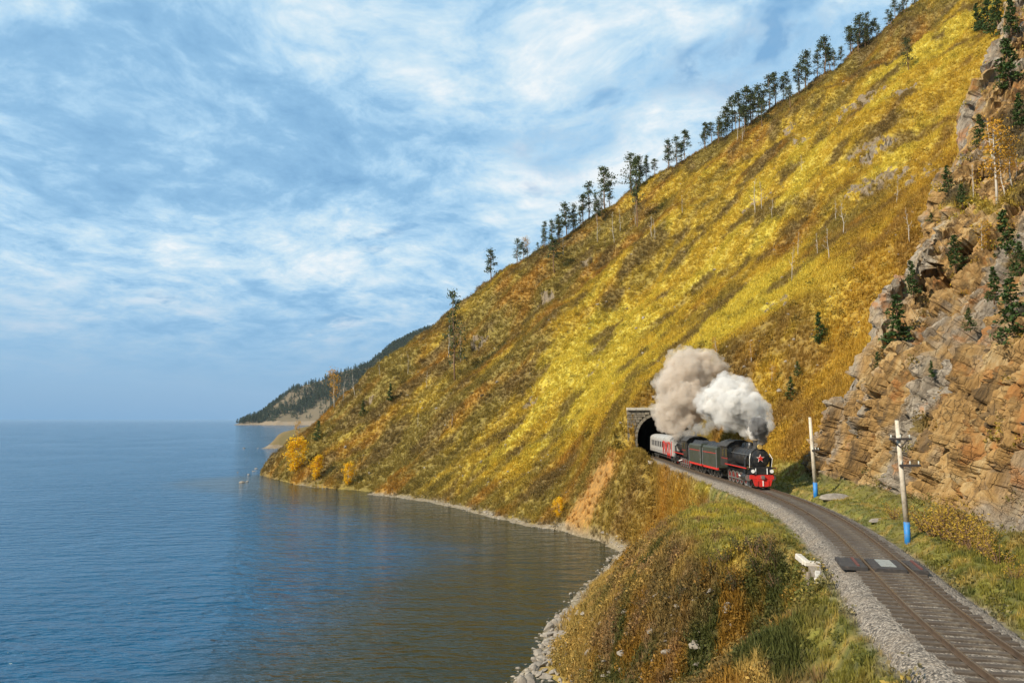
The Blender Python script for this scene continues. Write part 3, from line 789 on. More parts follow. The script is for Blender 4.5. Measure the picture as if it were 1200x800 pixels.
# ------------------------------------------------------------------ railway line
M_RAIL = paint('rail_steel', (0.17, 0.115, 0.075), 0.45, 0.6, 0.4, 2.0)
M_RAILTOP = paint('rail_head_polished', (0.34, 0.30, 0.26), 0.3, 0.9, 0.2, 1.0)
M_SLEEP = paint('creosoted_sleeper', (0.062, 0.046, 0.033), 0.85, 0, 0.45, 4.0, (0.14, 0.115, 0.085))
def gravel_material():
    m, t, b, _ = material('ballast_gravel')
    p = posn(t)
    v = t.new('ShaderNodeTexVoronoi'); v.inputs['Scale'].default_value = 15.0; t.l.new(p, v.inputs['Vector'])
    sepc = t.new('ShaderNodeSeparateColor'); t.l.new(v.outputs['Color'], sepc.inputs[0])
    n = t.noise(p, 0.7, 4, 0.6)
    c = t.ramp(sepc.outputs[0], [(0.0, (0.06, 0.05, 0.04)), (0.5, (0.18, 0.15, 0.118)), (1.0, (0.34, 0.29, 0.235))])
    c = t.mix(t.mapr(n, 0.45, 0.7, 0, 0.5), c, (0.22, 0.17, 0.12))
    at = t.new('ShaderNodeAttribute', attribute_name='oil').outputs['Fac']
    c = t.mix(t.math('MULTIPLY', at, t.mapr(n, 0.3, 0.6, 0.55, 0.95)), c, (0.075, 0.058, 0.045))
    t.l.new(c, b.inputs['Base Color']); b.inputs['Roughness'].default_value = 0.95
    bump(t, b, t.math('SUBTRACT', 1.0, v.outputs['Distance']), 1.0, 0.06)
    return m
M_GRAVEL = gravel_material()
yy = np.arange(1.0, 152.0, 0.12)
tx = track_x(yy); seg = np.concatenate([[0], np.cumsum(np.hypot(np.diff(tx), np.diff(yy)))])
S_PORT = float(np.interp(PORT_Y, yy, seg))
def track_at(s):
    y = float(np.interp(s, seg, yy)); x = float(track_x(y)); m = float(track_dx(y)); L = math.hypot(m, 1)
    return Vector((x, y, TRZ)), Vector((m / L, 1 / L, 0)), Vector((1 / L, -m / L, 0))       # place, ahead (away from us), right
def s_of(px_, py_):
    x, y = onplane(px_, py_, TRZ); return float(np.interp(y, yy, seg))
line = empty('railway_track', track_at(30)[0]); tag(line, kind='structure')
def under(o, p=line):
    o.parent = p; o.matrix_parent_inverse = Matrix.Translation(p.location).inverted(); return o
def sweep(name, prof, s0, s1, step, mat, parent, smooth=False, jit=0.0):
    V, Fc = [], []; n = len(prof); k = 0
    ss = np.arange(s0, s1, step)
    for q, s in enumerate(ss):
        p, a, r = track_at(s)
        for (u, z) in prof:
            j = jit * (random.Random(int(s * 100) * 31 + int(u * 100)).random() - 0.5)
            if jit and abs(u) < 1.5: z = z - 0.035 * max(0.0, min(1.0, (34 - p.y) / 4))
            V.append(p + r * u * (1 + j * 1.5 * (abs(u) > 2)) + Vector((0, 0, z + j)))
    for i in range(len(ss) - 1):
        Fc += [(i * n + q, i * n + q + 1, (i + 1) * n + q + 1, (i + 1) * n + q) for q in range(n - 1)]
    o = mesh_obj(name, V, Fc, mat, None, smooth)
    return under(o, parent)
bprof = [(-2.45, -0.86), (-2.15, -0.52), (-1.85, -0.33), (-1.6, -0.25), (-1.3, -0.225), (-0.76, -0.235), (-0.4, -0.205), (0, -0.20), (0.4, -0.205), (0.76, -0.235), (1.3, -0.225), (1.6, -0.25), (1.85, -0.33), (2.15, -0.52), (2.45, -0.86)]
ballast = sweep('ballast', bprof, 0, S_PORT + 14, 0.22, M_GRAVEL, line, True, 0.05)
ol = ballast.data.attributes.new('oil', 'FLOAT', 'POINT')
nb = len(bprof); vals = []
for i in range(len(ballast.data.vertices)):
    u = abs(bprof[i % nb][0]); yv = ballast.data.vertices[i].co.y
    vals.append((1.0 if u < 1.4 else (0.6 if u < 1.8 else 0.0)) * (0.08 + 0.9 * min(1, max(0, (yv - 29) / 8))))
ol.data.foreach_set('value', vals)
for sd in (-1, 1):
    r = sweep('rail', [(sd * 0.795 + u, z) for u, z in ((-0.07, -0.17), (-0.07, -0.155), (-0.012, -0.14), (-0.012, -0.045), (-0.036, -0.03), (-0.036, -0.004), (-0.028, 0.0), (0.028, 0.0), (0.036, -0.004), (0.036, -0.03), (0.012, -0.045), (0.012, -0.14), (0.07, -0.155), (0.07, -0.17))], 0, S_PORT + 14, 0.5, M_RAIL, line)
    r.data.materials.append(M_RAILTOP)
    for pl in r.data.polygons:
        if pl.normal.z > 0.9 and pl.center.z > -0.01 + TRZ: pl.material_index = 1
# sleepers
sl_me = None
rs = random.Random(3)
S_DECK = s_of(1030, 660)
s = 6.0
def bevbox(lx, ly, lz, b):
    bm = bmesh.new(); bmesh.ops.create_cube(bm, size=1.0)
    bmesh.ops.scale(bm, vec=(lx, ly, lz), verts=bm.verts); bmesh.ops.bevel(bm, geom=bm.edges[:], offset=b, segments=1, affect='EDGES')
    me = bpy.data.meshes.new('piece'); bm.to_mesh(me); bm.free(); return me
sl_me = bevbox(2.75, 0.23, 0.18, 0.02); sl_me.materials.append(M_SLEEP)
while s < S_PORT - 4:
    p, a, r = track_at(s)
    o = bpy.data.objects.new('sleeper', sl_me); col.objects.link(o)
    o.location = p + Vector((rs.uniform(-0.06, 0.06), 0, -0.262 + rs.uniform(-0.012, 0.012)))
    o.rotation_euler = (rs.uniform(-.02, .02), 0, math.atan2(r.y, r.x) + rs.uniform(-0.03, 0.03)); o.scale = (rs.uniform(0.96, 1.03), rs.uniform(0.85, 1.1), 1)
    under(o); s += 0.60 + rs.uniform(-0.03, 0.03)
# crossing deck over the culvert
M_DECK = paint('tarred_deck', (0.032, 0.028, 0.026), 0.75, 0, 0.4, 5.0, (0.09, 0.07, 0.06))
M_DECKR = paint('rusty_guard', (0.13, 0.045, 0.035), 0.7, 0.1, 0.4, 5.0)
M_PLATE = paint('zinc_plate', (0.34, 0.36, 0.34), 0.45, 0.3, 0.5, 3.0, (0.16, 0.14, 0.12))
p, a, r = track_at(S_DECK)
deck_o = empty('track_crossing_deck', p, math.atan2(r.y, r.x)); tag(deck_o, 'dark tarred plank deck across the rails with a pale metal plate in its middle', 'crossing deck')
for (u0, u1) in ((-1.95, -0.90), (-0.68, 0.68), (0.90, 1.5)):
    n = 6
    for k in range(n):
        v = -1.15 + 2.3 * (k + 0.5) / n
        q = MB().box(((u0 + u1) / 2 + rs.uniform(-.03, .03), v, -0.085 + rs.uniform(-.008, .008)), (u1 - u0, 2.3 / n - 0.02, 0.15)); q.build('plank', M_DECK, deck_o)
for sd in (-1, 1): MB().box((sd * 1.25, 0, 0.02), (0.10, 1.9, 0.07)).build('guard_beam', M_DECKR, deck_o)
MB().box((0.02, 0.12, 0.0), (0.62, 1.6, 0.03)).build('metal_plate', M_PLATE, deck_o)
# culvert head with its pale broken beams
M_CONC = paint('weathered_concrete', (0.50, 0.45, 0.38), 0.85, 0, 0.4, 4.0)
M_OLDW = paint('grey_old_timber', (0.24, 0.19, 0.14), 0.9, 0, 0.4, 5.0)
ch0 = p + r * -3.0 + a * 0.3
chead = empty('culvert_headwall', (ch0.x, ch0.y, BENCH - 0.05), math.atan2(r.y, r.x)); tag(chead, 'broken culvert headwall with pale concrete beams and grey timber props', 'headwall')
MB().box((0.1, 0, -0.55), (0.5, 3.4, 1.7)).build('wall', M_OLDW, chead)
for (c, d, rz) in (((-0.35, 1.7, 0.42), (0.32, 1.25, 0.28), 0.2), ((0.05, 1.0, 0.36), (0.75, 0.36, 0.24), 0.1), ((0.05, -1.2, 0.20), (0.26, 1.4, 0.24), -0.12)):
    bm_ = MB().box((0, 0, 0), d); o = bm_.build('concrete_beam', M_CONC, chead); o.location = c; o.rotation_euler = (0.06, 0.08, rz)
    m_ = o.modifiers.new('b', 'BEVEL'); m_.width = 0.04
for k in range(5):
    y = 1.9 - 0.8 * k
    MB().tube([(-0.32, y, -1.9), (-0.30 + 0.06 * math.sin(k * 3), y + 0.05, 0.25 - 0.12 * (k % 3))], [0.11, 0.09], 7).build('timber_prop', M_OLDW, chead)

# ------------------------------------------------------------------ tunnel portal
pp, pa, pr = track_at(S_PORT)
portal = empty('tunnel_portal', pp, math.atan2(pr.y, pr.x)); tag(portal, 'stone tunnel portal with a tall round arch set in the grassy slope', 'tunnel portal')
ARC_C, ARC_R, ARC_S = 0.55, 4.0, 3.2          # arch middle, half width, springing above rail
def arch_half(z):
    return ARC_R if z < ARC_S else math.sqrt(max(0, ARC_R ** 2 - (z - ARC_S) ** 2))
stones = MB(); rs = random.Random(12)
z = -0.9
while z < 8.1:
    h = rs.uniform(0.38, 0.55); x = -5.2
    if z + h > 8.1: h = 8.12 - z + 0.02
    while x < 7.6:
        w_ = rs.uniform(0.5, 1.05); x1 = min(x + w_, 7.6)
        hw = max(arch_half(z), arch_half(z + h)) + 0.5
        if z + h < ARC_S or z < ARC_S + ARC_R + 0.5:
            hw = arch_half(z) + 0.45 if z + h < ARC_S else math.sqrt(max(0, (ARC_R + 0.45) ** 2 - max(0, z - ARC_S) ** 2))
        else: hw = 0
        segs = []
        if hw <= 0: segs = [(x, x1)]
        else:
            if x < ARC_C - hw: segs.append((x, min(x1, ARC_C - hw)))
            if x1 > ARC_C + hw: segs.append((max(x, ARC_C + hw), x1))
        for (a0, a1) in segs:
            if a1 - a0 > 0.06: stones.box(((a0 + a1) / 2, rs.uniform(-0.05, 0.05), z + h / 2), (a1 - a0 - 0.05, 0.9, h - 0.05))
        x = x1
    z += h
tag(stones.build('stonework', M_MASON, portal), kind='stuff')
# mortar body behind, a ring of voussoirs, coping
body = MB(); N = 24
def arcpts(rad): return [(ARC_C - rad, -0.9)] + [(ARC_C - rad * math.cos(math.pi * k / N), ARC_S + rad * math.sin(math.pi * k / N)) for k in range(N + 1)] + [(ARC_C + rad, -0.9)]
inn = arcpts(ARC_R + 0.05); outr = [(-5.2, -0.9)] + [(-5.2 + 12.8 * k / N, 8.1) for k in range(N + 1)] + [(7.6, -0.9)]
V_ = [(u, 0.02, v) for u, v in inn] + [(u, 0.02, v) for u, v in outr] + [(u, 0.6, v) for u, v in inn] + [(u, 0.6, v) for u, v in outr]
n_ = len(inn); body.add(V_, [(i, i + 1, n_ + i + 1, n_ + i) for i in range(n_ - 1)] + [(2 * n_ + i, 3 * n_ + i, 3 * n_ + i + 1, 2 * n_ + i + 1) for i in range(n_ - 1)])
body.build('mortar_core', paint('lime_mortar', (0.27, 0.23, 0.17), 0.95, 0, 0.4, 2), portal)
for k in range(26):
    if k < 5 or k > 20:
        i = k if k < 5 else 25 - k; z0, z1 = -0.8 + i * 0.8, -0.8 + (i + 1) * 0.8 - 0.05; sg_ = -1 if k < 5 else 1
        q = MB().box((ARC_C + sg_ * (ARC_R + 0.22), -0.05, (z0 + z1) / 2), (0.44, 1.06, z1 - z0))
    else:
        a0 = math.pi * (k - 5) / 16 + 0.006; a1 = math.pi * (k - 4) / 16 - 0.006
        P4 = [(ARC_C - rd * math.cos(t_), ARC_S + rd * math.sin(t_)) for rd, t_ in ((ARC_R, a0), (ARC_R, a1), (ARC_R + 0.46, a1), (ARC_R + 0.46, a0))]
        q = MB().prism(P4, 'y', -0.58, 0.48)
    q.build('arch_stone', M_MASON, portal)
M_COPE = paint('pale_coping', (0.50, 0.45, 0.36), 0.9, 0, 0.3, 3)
for k in range(8): MB().box((-5.2 + 12.8 * (k + 0.5) / 8, -0.1, 8.33), (12.8 / 8 - 0.04, 1.3, 0.45)).build('coping_stone', M_COPE, portal)
lin = MB(); inn2 = arcpts(ARC_R + 0.02)
nl = len(inn2); LV = []; LF = []
for q, v in enumerate(np.linspace(0.3, 30, 12)): LV += [(u, v, z) for u, z in inn2]
for q in range(11): LF += [(q * nl + i, q * nl + i + 1, (q + 1) * nl + i + 1, (q + 1) * nl + i) for i in range(nl - 1)]
LF.append(tuple(11 * nl + i for i in range(nl)))
lin.add(LV, LF); lin.build('tunnel_lining', paint('sooty_lining', (0.05, 0.045, 0.04), 0.95, 0, 0.3, 1), portal)
MB().box((ARC_C, 15.2, -0.93), (8.4, 30, 0.1)).build('tunnel_floor', paint('tunnel_floor', (0.06, 0.05, 0.045), 0.95), portal)

# ------------------------------------------------------------------ telegraph poles
M_POLE = paint('whitewashed_pole', (0.52, 0.45, 0.35), 0.85, 0, 0.5, 1.6, (0.24, 0.18, 0.12))
M_BLUE = paint('blue_paint', (0.015, 0.17, 0.46), 0.6, 0, 0.45, 4.0, (0.12, 0.16, 0.2))
M_ARM = paint('dark_crossarm', (0.05, 0.04, 0.035), 0.8, 0, 0.3, 3.0)
M_INS = paint('insulator', (0.55, 0.56, 0.5), 0.25)
def pole(px_, py_, top_py, lean, arms, label, r0=0.15):
    g = hit(px_, py_); y = g[1]; dz_ = ray(px_, top_py); h = CAMZ + dz_[2] / dz_[1] * y - g[2]
    e = empty('telegraph_pole', (g[0], g[1], g[2] - 0.05)); tag(e, label, 'pole', 'poles along the railway')
    MB().tube([(0, 0, -0.4), (0, 0, 1.25)], [r0 * 1.15, r0 * 1.1], 14).build('painted_base', M_BLUE, e, True)
    MB().tube([(0, 0, 1.2501), (lean * 0.5, 0, h * 0.55), (lean, 0, h)], [r0 * 1.08, r0 * 0.93, r0 * 0.72], 14).build('shaft', M_POLE, e, True)
    for (fz_, wl, wr, brace) in arms:
        zz = h * fz_; xx = lean * fz_
        am = MB().box((xx + (wr - wl) / 2, -r0 * 1.2, zz), (wl + wr, 0.12, 0.13)).build('crossarm', M_ARM, e)
        for q in np.linspace(-wl + 0.1, wr - 0.1, 3 if wl + wr < 2 else 4):
            MB().tube([(xx + q, -r0 * 1.2, zz + 0.06), (xx + q, -r0 * 1.2, zz + 0.14), (xx + q, -r0 * 1.2, zz + 0.26)], [0.02, 0.045, 0.03], 7).build('insulator', M_INS, am)
        if brace:
            for sd in (-1, 1): MB().tube([(xx, -r0 * 1.2, zz - 0.48), (xx + sd * 0.42, -r0 * 1.2, zz - 0.06)], 0.035, 6).build('brace', M_ARM, e)
    MB().tube([(lean, 0, h), (lean, 0, h + 0.05)], [r0 * 0.8, r0 * 0.5], 12).build('cap', M_ARM, e)
    return e
pole(1064, 636, 491, -0.22, ((0.845, 0.62, 0.66, True), (0.63, 0.16, 1.05, False)), 'white pole with blue foot and two dark crossarms before the rock cliff')
pole(956, 581, 488, -0.20, ((0.58, 0.12, 0.55, False),), 'white pole with blue foot and one short side arm near the locomotive', 0.17)

# ------------------------------------------------------------------ the train
M_BLACK = paint('locomotive_black', (0.016, 0.016, 0.017), 0.42, 0.1, 0.5, 2.5, (0.065, 0.055, 0.045))
M_SOOT = paint('sooty_black', (0.03, 0.028, 0.026), 0.8, 0, 0.4, 2.0, (0.075, 0.065, 0.055))
M_DGREEN = paint('tender_dark_green', (0.035, 0.042, 0.03), 0.45, 0, 0.35, 1.2, (0.07, 0.06, 0.045))
M_RED = paint('signal_red', (0.55, 0.022, 0.014), 0.5, 0, 0.4, 3.5, (0.12, 0.02, 0.015))
M_DRED = paint('wheel_red', (0.20, 0.018, 0.012), 0.6, 0, 0.5, 3.5, (0.03, 0.025, 0.02))
M_WHITE = paint('white_trim', (0.75, 0.73, 0.68), 0.5, 0, 0.2, 3.0)
M_BRASS = paint('lamp_brass', (0.75, 0.50, 0.16), 0.3, 0.5, 0.2, 3.0)
M_STEEL = paint('bright_steel', (0.42, 0.41, 0.39), 0.35, 0.8, 0.3, 3.0)
M_COAL = paint('coal', (0.015, 0.015, 0.016), 0.5, 0, 0.4, 5.0, (0.05, 0.05, 0.05))
M_GLASSD = paint('dark_window_glass', (0.02, 0.025, 0.03), 0.12, 0, 0.1, 1.0)
M_CGREY = paint('coach_grey', (0.38, 0.36, 0.33), 0.5, 0, 0.35, 1.2, (0.22, 0.195, 0.165))
M_CDARK = paint('coach_lower_grey', (0.27, 0.25, 0.235), 0.55, 0, 0.3, 1.0)
M_ROOF = paint('coach_roof', (0.36, 0.345, 0.32), 0.6, 0, 0.4, 1.0, (0.14, 0.12, 0.1))
PI = math.pi
def vehicle(name, label, cat, s_mid, group=None, flip=False):
    p, a, r = track_at(s_mid)
    d = a if flip else -a
    e = tag(empty(name, p, math.atan2(d.y, d.x)), label, cat, group); e.scale = (0.98, 0.9, 0.92); return e
def cyl(x0, x1, rad, z, n=28, y=0.0):
    return MB().tube([(x0, y, z), (x1, y, z)], rad, n)
def wheel(par, x, y, rad, mat, name='wheel', spokes=10):
    wv = MB(); n = 24; sg_ = 1 if y > 0 else -1
    ring = lambda rd, yy_: [(x + rd * math.cos(2 * PI * k / n), yy_, rad + rd * math.sin(2 * PI * k / n)) for k in range(n)]
    o, i = rad, rad * 0.84
    V_ = ring(o, y - 0.07) + ring(o, y + 0.07) + ring(i, y - 0.07) + ring(i, y + 0.07)
    wv.add(V_, [f for k in range(n) for f in ((k, (k + 1) % n, n + (k + 1) % n, n + k), (2 * n + k, 3 * n + k, 3 * n + (k + 1) % n, 2 * n + (k + 1) % n), (k, 2 * n + k, 2 * n + (k + 1) % n, (k + 1) % n), (n + k, n + (k + 1) % n, 3 * n + (k + 1) % n, 3 * n + k))])
    o_ = wv.build(name, M_STEEL, par)
    sp_ = MB().tube([(x, y - 0.09, rad), (x, y + 0.09, rad)], rad * 0.2, 12)
    for k in range(spokes):
        t = 2 * PI * k / spokes
        sp_.tube([(x + rad * .12 * math.cos(t), y, rad + rad * .12 * math.sin(t)), (x + rad * .9 * math.cos(t), y, rad + rad * .9 * math.sin(t))], rad * 0.05, 5)
    sp_.build('spokes', mat, o_)
def locomotive(name, label, s_mid, flip=False, star=True):
    e = vehicle(name, label, 'locomotive', s_mid, None, flip); L = 5.6
    b = cyl(-1.9, 3.4, 0.98, 3.0); auto_smooth(b.build('boiler', M_BLACK, e))
    bands = MB()
    for x in (-1.2, -0.2, 0.8, 1.8, 2.8): bands.tube([(x - .04, 0, 3.0), (x + .04, 0, 3.0)], 1.0, 28)
    auto_smooth(bands.build('boiler_band', M_SOOT, e))
    sb = cyl(3.3, 4.75, 1.04, 3.0).build('smokebox', M_BLACK, e); auto_smooth(sb)
    dr = MB().tube([(4.75, 0, 3.0), (4.82, 0, 3.0), (4.93, 0, 3.0), (4.99, 0, 3.0)], [0.92, 0.90, 0.55, 0.05], 28).build('smokebox_door', M_BLACK, sb); auto_smooth(dr)
    if star:
        def star5(ro, ri, x, nx):
            P = []
            for k in range(10):
                rd = ro if k % 2 == 0 else ri; t = PI / 2 + k * PI / 5; P.append((rd * math.cos(t), 3.0 + rd * math.sin(t)))
            return MB().prism(P, 'x', x, nx)
        star5(0.44, 0.185, 4.86, 4.99).build('star_border', M_WHITE, sb)
        star5(0.37, 0.15, 4.9, 5.03).build('red_star', M_RED, sb)
    for k in range(3):
        pass
    auto_smooth(MB().tube([(3.95, 0, 3.9), (3.95, 0, 4.15), (3.95, 0, 4.25), (3.95, 0, 4.72), (3.95, 0, 4.75), (3.95, 0, 4.82)], [0.5, 0.38, 0.34, 0.36, 0.42, 0.42], 20).build('chimney', M_SOOT, e))
    auto_smooth(MB().tube([(1.9, 0, 3.8), (1.9, 0, 4.35), (1.9, 0, 4.52), (1.9, 0, 4.62)], [0.46, 0.46, 0.36, 0.05], 18).build('steam_dome', M_BLACK, e))
    auto_smooth(MB().tube([(0.3, 0, 3.8), (0.3, 0, 4.3), (0.3, 0, 4.45), (0.3, 0, 4.52)], [0.38, 0.38, 0.3, 0.05], 18).build('sand_dome', M_BLACK, e))
    MB().box((1.6, 0, 4.02), (4.2, 0.5, 0.32)).build('top_casing', M_BLACK, e)
    lamp = MB().tube([(4.55, 0, 4.2), (4.95, 0, 4.2)], 0.31, 18).build('headlight', M_BLACK, e); auto_smooth(lamp)
    MB().tube([(4.95, 0, 4.2), (5.0, 0, 4.2)], [0.29, 0.25], 18).build('lens', M_BRASS, lamp)
    MB().box((4.6, 0, 3.95), (0.25, 0.3, 0.2)).build('lamp_bracket', M_BLACK, e)
    # frames, running boards with red edge and white rail
    MB().box((0, 0, 1.25), (10.2, 1.1, 0.5)).build('frame', M_BLACK, e)
    for sd in (-1, 1):
        rb = MB().box((1.3, sd * 1.25, 2.0), (7.6, 0.62, 0.08)).build('running_board', M_BLACK, e)
        MB().box((1.3, sd * 1.575, 2.0), (7.6, 0.03, 0.10)).build('red_edge', M_RED, rb)
        MB().tube([(-1.6, sd * 1.06, 3.35), (4.6, sd * 1.12, 3.35)], 0.03, 6).build('handrail', M_STEEL, e)
        MB().tube([(4.9, sd * 1.15, 2.05), (5.15, sd * 1.2, 3.0), (4.85, sd * 1.0, 3.5)], 0.03, 6).build('front_handrail', M_WHITE, e)
        MB().tube([(4.0, sd * 1.35, 1.35), (4.2, sd * 1.35, 2.9), (3.9, sd * 0.95, 3.3)], [0.16, 0.14, 0.14], 10).build('steam_pipe', M_BLACK, e)
        c_ = MB().tube([(3.35, sd * 1.3, 1.0), (4.75, sd * 1.3, 1.0)], 0.38, 18).build('cylinder', M_BLACK, e); auto_smooth(c_)
        MB().tube([(4.75, sd * 1.3, 1.0), (4.82, sd * 1.3, 1.0)], 0.33, 18).build('cylinder_cover', M_STEEL, c_)
        for k in range(5): wheel(e, 2.5 - 1.42 * k, sd * 0.80, 0.66, M_DRED)
        wheel(e, 4.15, sd * 0.80, 0.42, M_DRED, 'pony_wheel', 8)
        MB().box((-0.35, sd * 0.96, 0.55), (5.7, 0.06, 0.13)).build('coupling_rod', M_STEEL, e)
        MB().box((2.2, sd * 1.06, 0.85), (2.6, 0.06, 0.12), rot=Matrix.Rotation(0.12, 3, 'Y')).build('connecting_rod', M_WHITE, e)
        for k in range(2):
            MB().box((-3.3 + 1.2 * k, sd * 1.52, 3.25), (0.85, 0.06, 0.8)).build('cab_window', M_GLASSD, e)
        MB().box((-2.7, sd * 1.535, 2.6), (2.5, 0.02, 0.05)).build('lining', M_RED, e)
    MB().prism([(-1.5, 1.7), (1.5, 1.7), (1.5, 3.95), (1.1, 4.3), (0.5, 4.5), (-0.5, 4.5), (-1.1, 4.3), (-1.5, 3.95)], 'x', -4.6, -1.75).build('cab', M_BLACK, e)
    MB().prism([(-1.62, 3.92), (-1.15, 4.36), (-0.5, 4.58), (0.5, 4.58), (1.15, 4.36), (1.62, 3.92), (1.66, 3.99), (1.18, 4.44), (0.52, 4.66), (-0.52, 4.66), (-1.18, 4.44), (-1.66, 3.99)], 'x', -5.2, -1.55).build('cab_roof', M_SOOT, e)
    for sd in (-1, 1):
        fw = MB().box((-1.72, sd * 1.18, 3.55), (0.05, 0.45, 0.6)).build('front_window', M_GLASSD, e)
    # front end
    MB().box((5.15, 0, 1.12), (0.22, 2.5, 0.42)).build('buffer_beam', M_RED, e)
    MB().prism([(-1.0, 0.88), (1.0, 0.88), (0.8, 0.24), (0.3, 0.16), (-0.3, 0.16), (-0.8, 0.24)], 'x', 5.2, 5.5).build('cowcatcher', M_RED, e)
    for k in (-1, 0, 1): MB().box((5.52, k * 0.55, 0.5), (0.05, 0.10, 0.55)).build('cowcatcher_rib', M_WHITE if k == 0 else M_RED, e)
    for sd in (-1, 1):
        q = MB().tube([(5.1, sd * 0.98, 1.72), (5.42, sd * 0.98, 1.72)], 0.22, 14).build('buffer_lamp', M_BLACK, e)
        MB().tube([(5.42, sd * 0.98, 1.72), (5.46, sd * 0.98, 1.72)], 0.19, 14).build('lens', M_WHITE, q)
        MB().box((4.95, sd * 1.0, 1.5), (0.4, 0.8, 0.07)).build('front_step', M_BLACK, e)
    MB().box((5.42, 0, 1.12), (0.5, 0.28, 0.34)).build('coupler', M_STEEL, e)
    MB().box((4.9, 0, 1.75), (0.5, 2.3, 0.75)).build('front_apron', M_BLACK, e)
    for x in (-0.6, 0.6): MB().tube([(5.18, x, 1.4), (5.18, x, 2.0)], 0.05, 6).build('post', M_WHITE, e)
    return e
def tender(name, label, s_mid, flip=False):
    e = vehicle(name, label, 'tender', s_mid, 'tenders between the two locomotives', flip)
    MB().prism([(-1.5, 1.25), (1.5, 1.25), (1.5, 3.55), (1.36, 3.75), (-1.36, 3.75), (-1.5, 3.55)], 'x', -3.1, 3.1).build('tank', M_DGREEN, e)
    for sd in (-1, 1):
        MB().box((0, sd * 1.512, 2.95), (6.0, 0.02, 0.06)).build('red_line', M_RED, e)
        fr = MB().box((0, sd * 1.4, 1.12), (6.3, 0.16, 0.26)).build('side_frame', M_RED, e)
        for x in (-2.05, -0.75, 0.75, 2.05):
            wheel(e, x, sd * 0.8, 0.5, M_SOOT, 'wheel', 8)
            MB().box((x, sd * 1.02, 0.5), (0.36, 0.2, 0.36)).build('axle_box', M_BLACK, e)
        MB().box((-1.4, sd * 0.95, 0.72), (1.9, 0.08, 0.2)).build('bogie_frame', M_BLACK, e); MB().box((1.4, sd * 0.95, 0.72), (1.9, 0.08, 0.2)).build('bogie_frame', M_BLACK, e)
        for x in (-3.02, 3.02): MB().tube([(x, sd * 1.56, 1.2), (x, sd * 1.56, 3.4)], 0.03, 6).build('grab_rail', M_STEEL, e)
    V_, F_ = [], []; n = 14; m = 8; rc = random.Random(4)
    for i in range(n):
        for j in range(m):
            x = -2.4 + 4.8 * i / (n - 1); y = -1.25 + 2.5 * j / (m - 1); ed = 1 if 0 < i < n - 1 and 0 < j < m - 1 else 0
            V_.append((x, y, 3.74 + ed * (0.22 + 0.25 * rc.random())))
    F_ = [(i * m + j, (i + 1) * m + j, (i + 1) * m + j + 1, i * m + j + 1) for i in range(n - 1) for j in range(m - 1)]
    mesh_obj('coal', V_, F_, M_COAL, e)
    MB().box((-3.02, 0, 3.6), (0.12, 2.7, 0.6)).build('coal_board', M_DGREEN, e)
    MB().box((0, 0, 1.05), (6.9, 0.5, 0.3)).build('drawbar', M_BLACK, e)
    return e
S_F = s_of(893, 572)
locomotive('steam_locomotive', 'black steam locomotive with a red star and red buffer beam leading the train', S_F + 5.4)
tender('locomotive_tender', 'dark green coal tender coupled behind the red star locomotive', S_F + 14.2)
tender('locomotive_tender', 'dark green coal tender coupled to the rear sooty locomotive', S_F + 21.2, True)
locomotive('steam_locomotive', 'sooty black steam locomotive coupled between a tender and the grey coach', S_F + 30.0, True, False)
# coach
S_C = S_F + 35.9; CL = 24.0
coach = vehicle('passenger_coach', 'grey passenger coach with red lettering half inside the tunnel mouth', 'coach', S_C + CL / 2)
cs = [(-1.53, 1.15), (1.53, 1.15), (1.55, 2.0), (1.53, 3.55), (-1.53, 3.55), (-1.55, 2.0)]
MB().prism(cs, 'x', -CL / 2, CL / 2).build('body', M_CGREY, coach)
MB().prism([(-1.53, 3.552), (1.53, 3.552), (1.42, 3.85), (1.05, 4.1), (0.5, 4.24), (-0.5, 4.24), (-1.05, 4.1), (-1.42, 3.85)], 'x', -CL / 2, CL / 2).build('roof', M_ROOF, coach)
for sd in (-1, 1):
    MB().box((0, sd * 1.552, 1.42), (CL - 0.1, 0.03, 0.52)).build('lower_panel', M_CDARK, coach)
    MB().box((CL / 2 - 0.6, sd * 1.56, 2.3), (0.75, 0.03, 2.1)).build('door', M_CGREY, coach)
    for k in range(11):
        x = CL / 2 - 2.6 - k * 1.85
        wn = MB().box((x, sd * 1.55, 2.72), (1.08, 0.05, 0.92)).build('window', M_GLASSD, coach)
        for dz_ in (-0.5, 0.5): MB().box((x, sd * 1.562, 2.72 + dz_), (1.2, 0.06, 0.07)).build('window_frame', M_CDARK, wn)
        for dx_ in (-0.57, 0.57): MB().box((x + dx_, sd * 1.562, 2.72), (0.07, 0.06, 0.95)).build('window_frame', M_CDARK, wn)
    for cx in (8.3, -8.3):
        MB().box((cx, sd * 1.0, 0.62), (3.4, 0.14, 0.3)).build('bogie_frame', M_SOOT, coach)
        for dx_ in (-1.2, 1.2): wheel(coach, cx + dx_, sd * 0.8, 0.47, M_SOOT, 'wheel', 8)
MB().box((0, 0, 0.85), (12, 2.2, 0.5)).build('underframe_boxes', M_SOOT, coach)
# the side that faces the lake carries the railway's red letters
cu = bpy.data.curves.new('coach_letters', 'FONT'); cu.body = 'РЖД'; cu.size = 2.9; cu.extrude = 0.015; cu.offset = 0.05; cu.align_x = 'LEFT'; cu.space_character = 1.02
to = bpy.data.objects.new('letters_tmp', cu); col.objects.link(to)
bpy.context.view_layer.update()
dg_ = bpy.context.evaluated_depsgraph_get(); lm = bpy.data.meshes.new_from_object(to.evaluated_get(dg_))
bpy.data.objects.remove(to)
lm.materials.clear(); lm.materials.append(M_RED)
letters = bpy.data.objects.new('red_letters', lm); col.objects.link(letters); letters.parent = coach
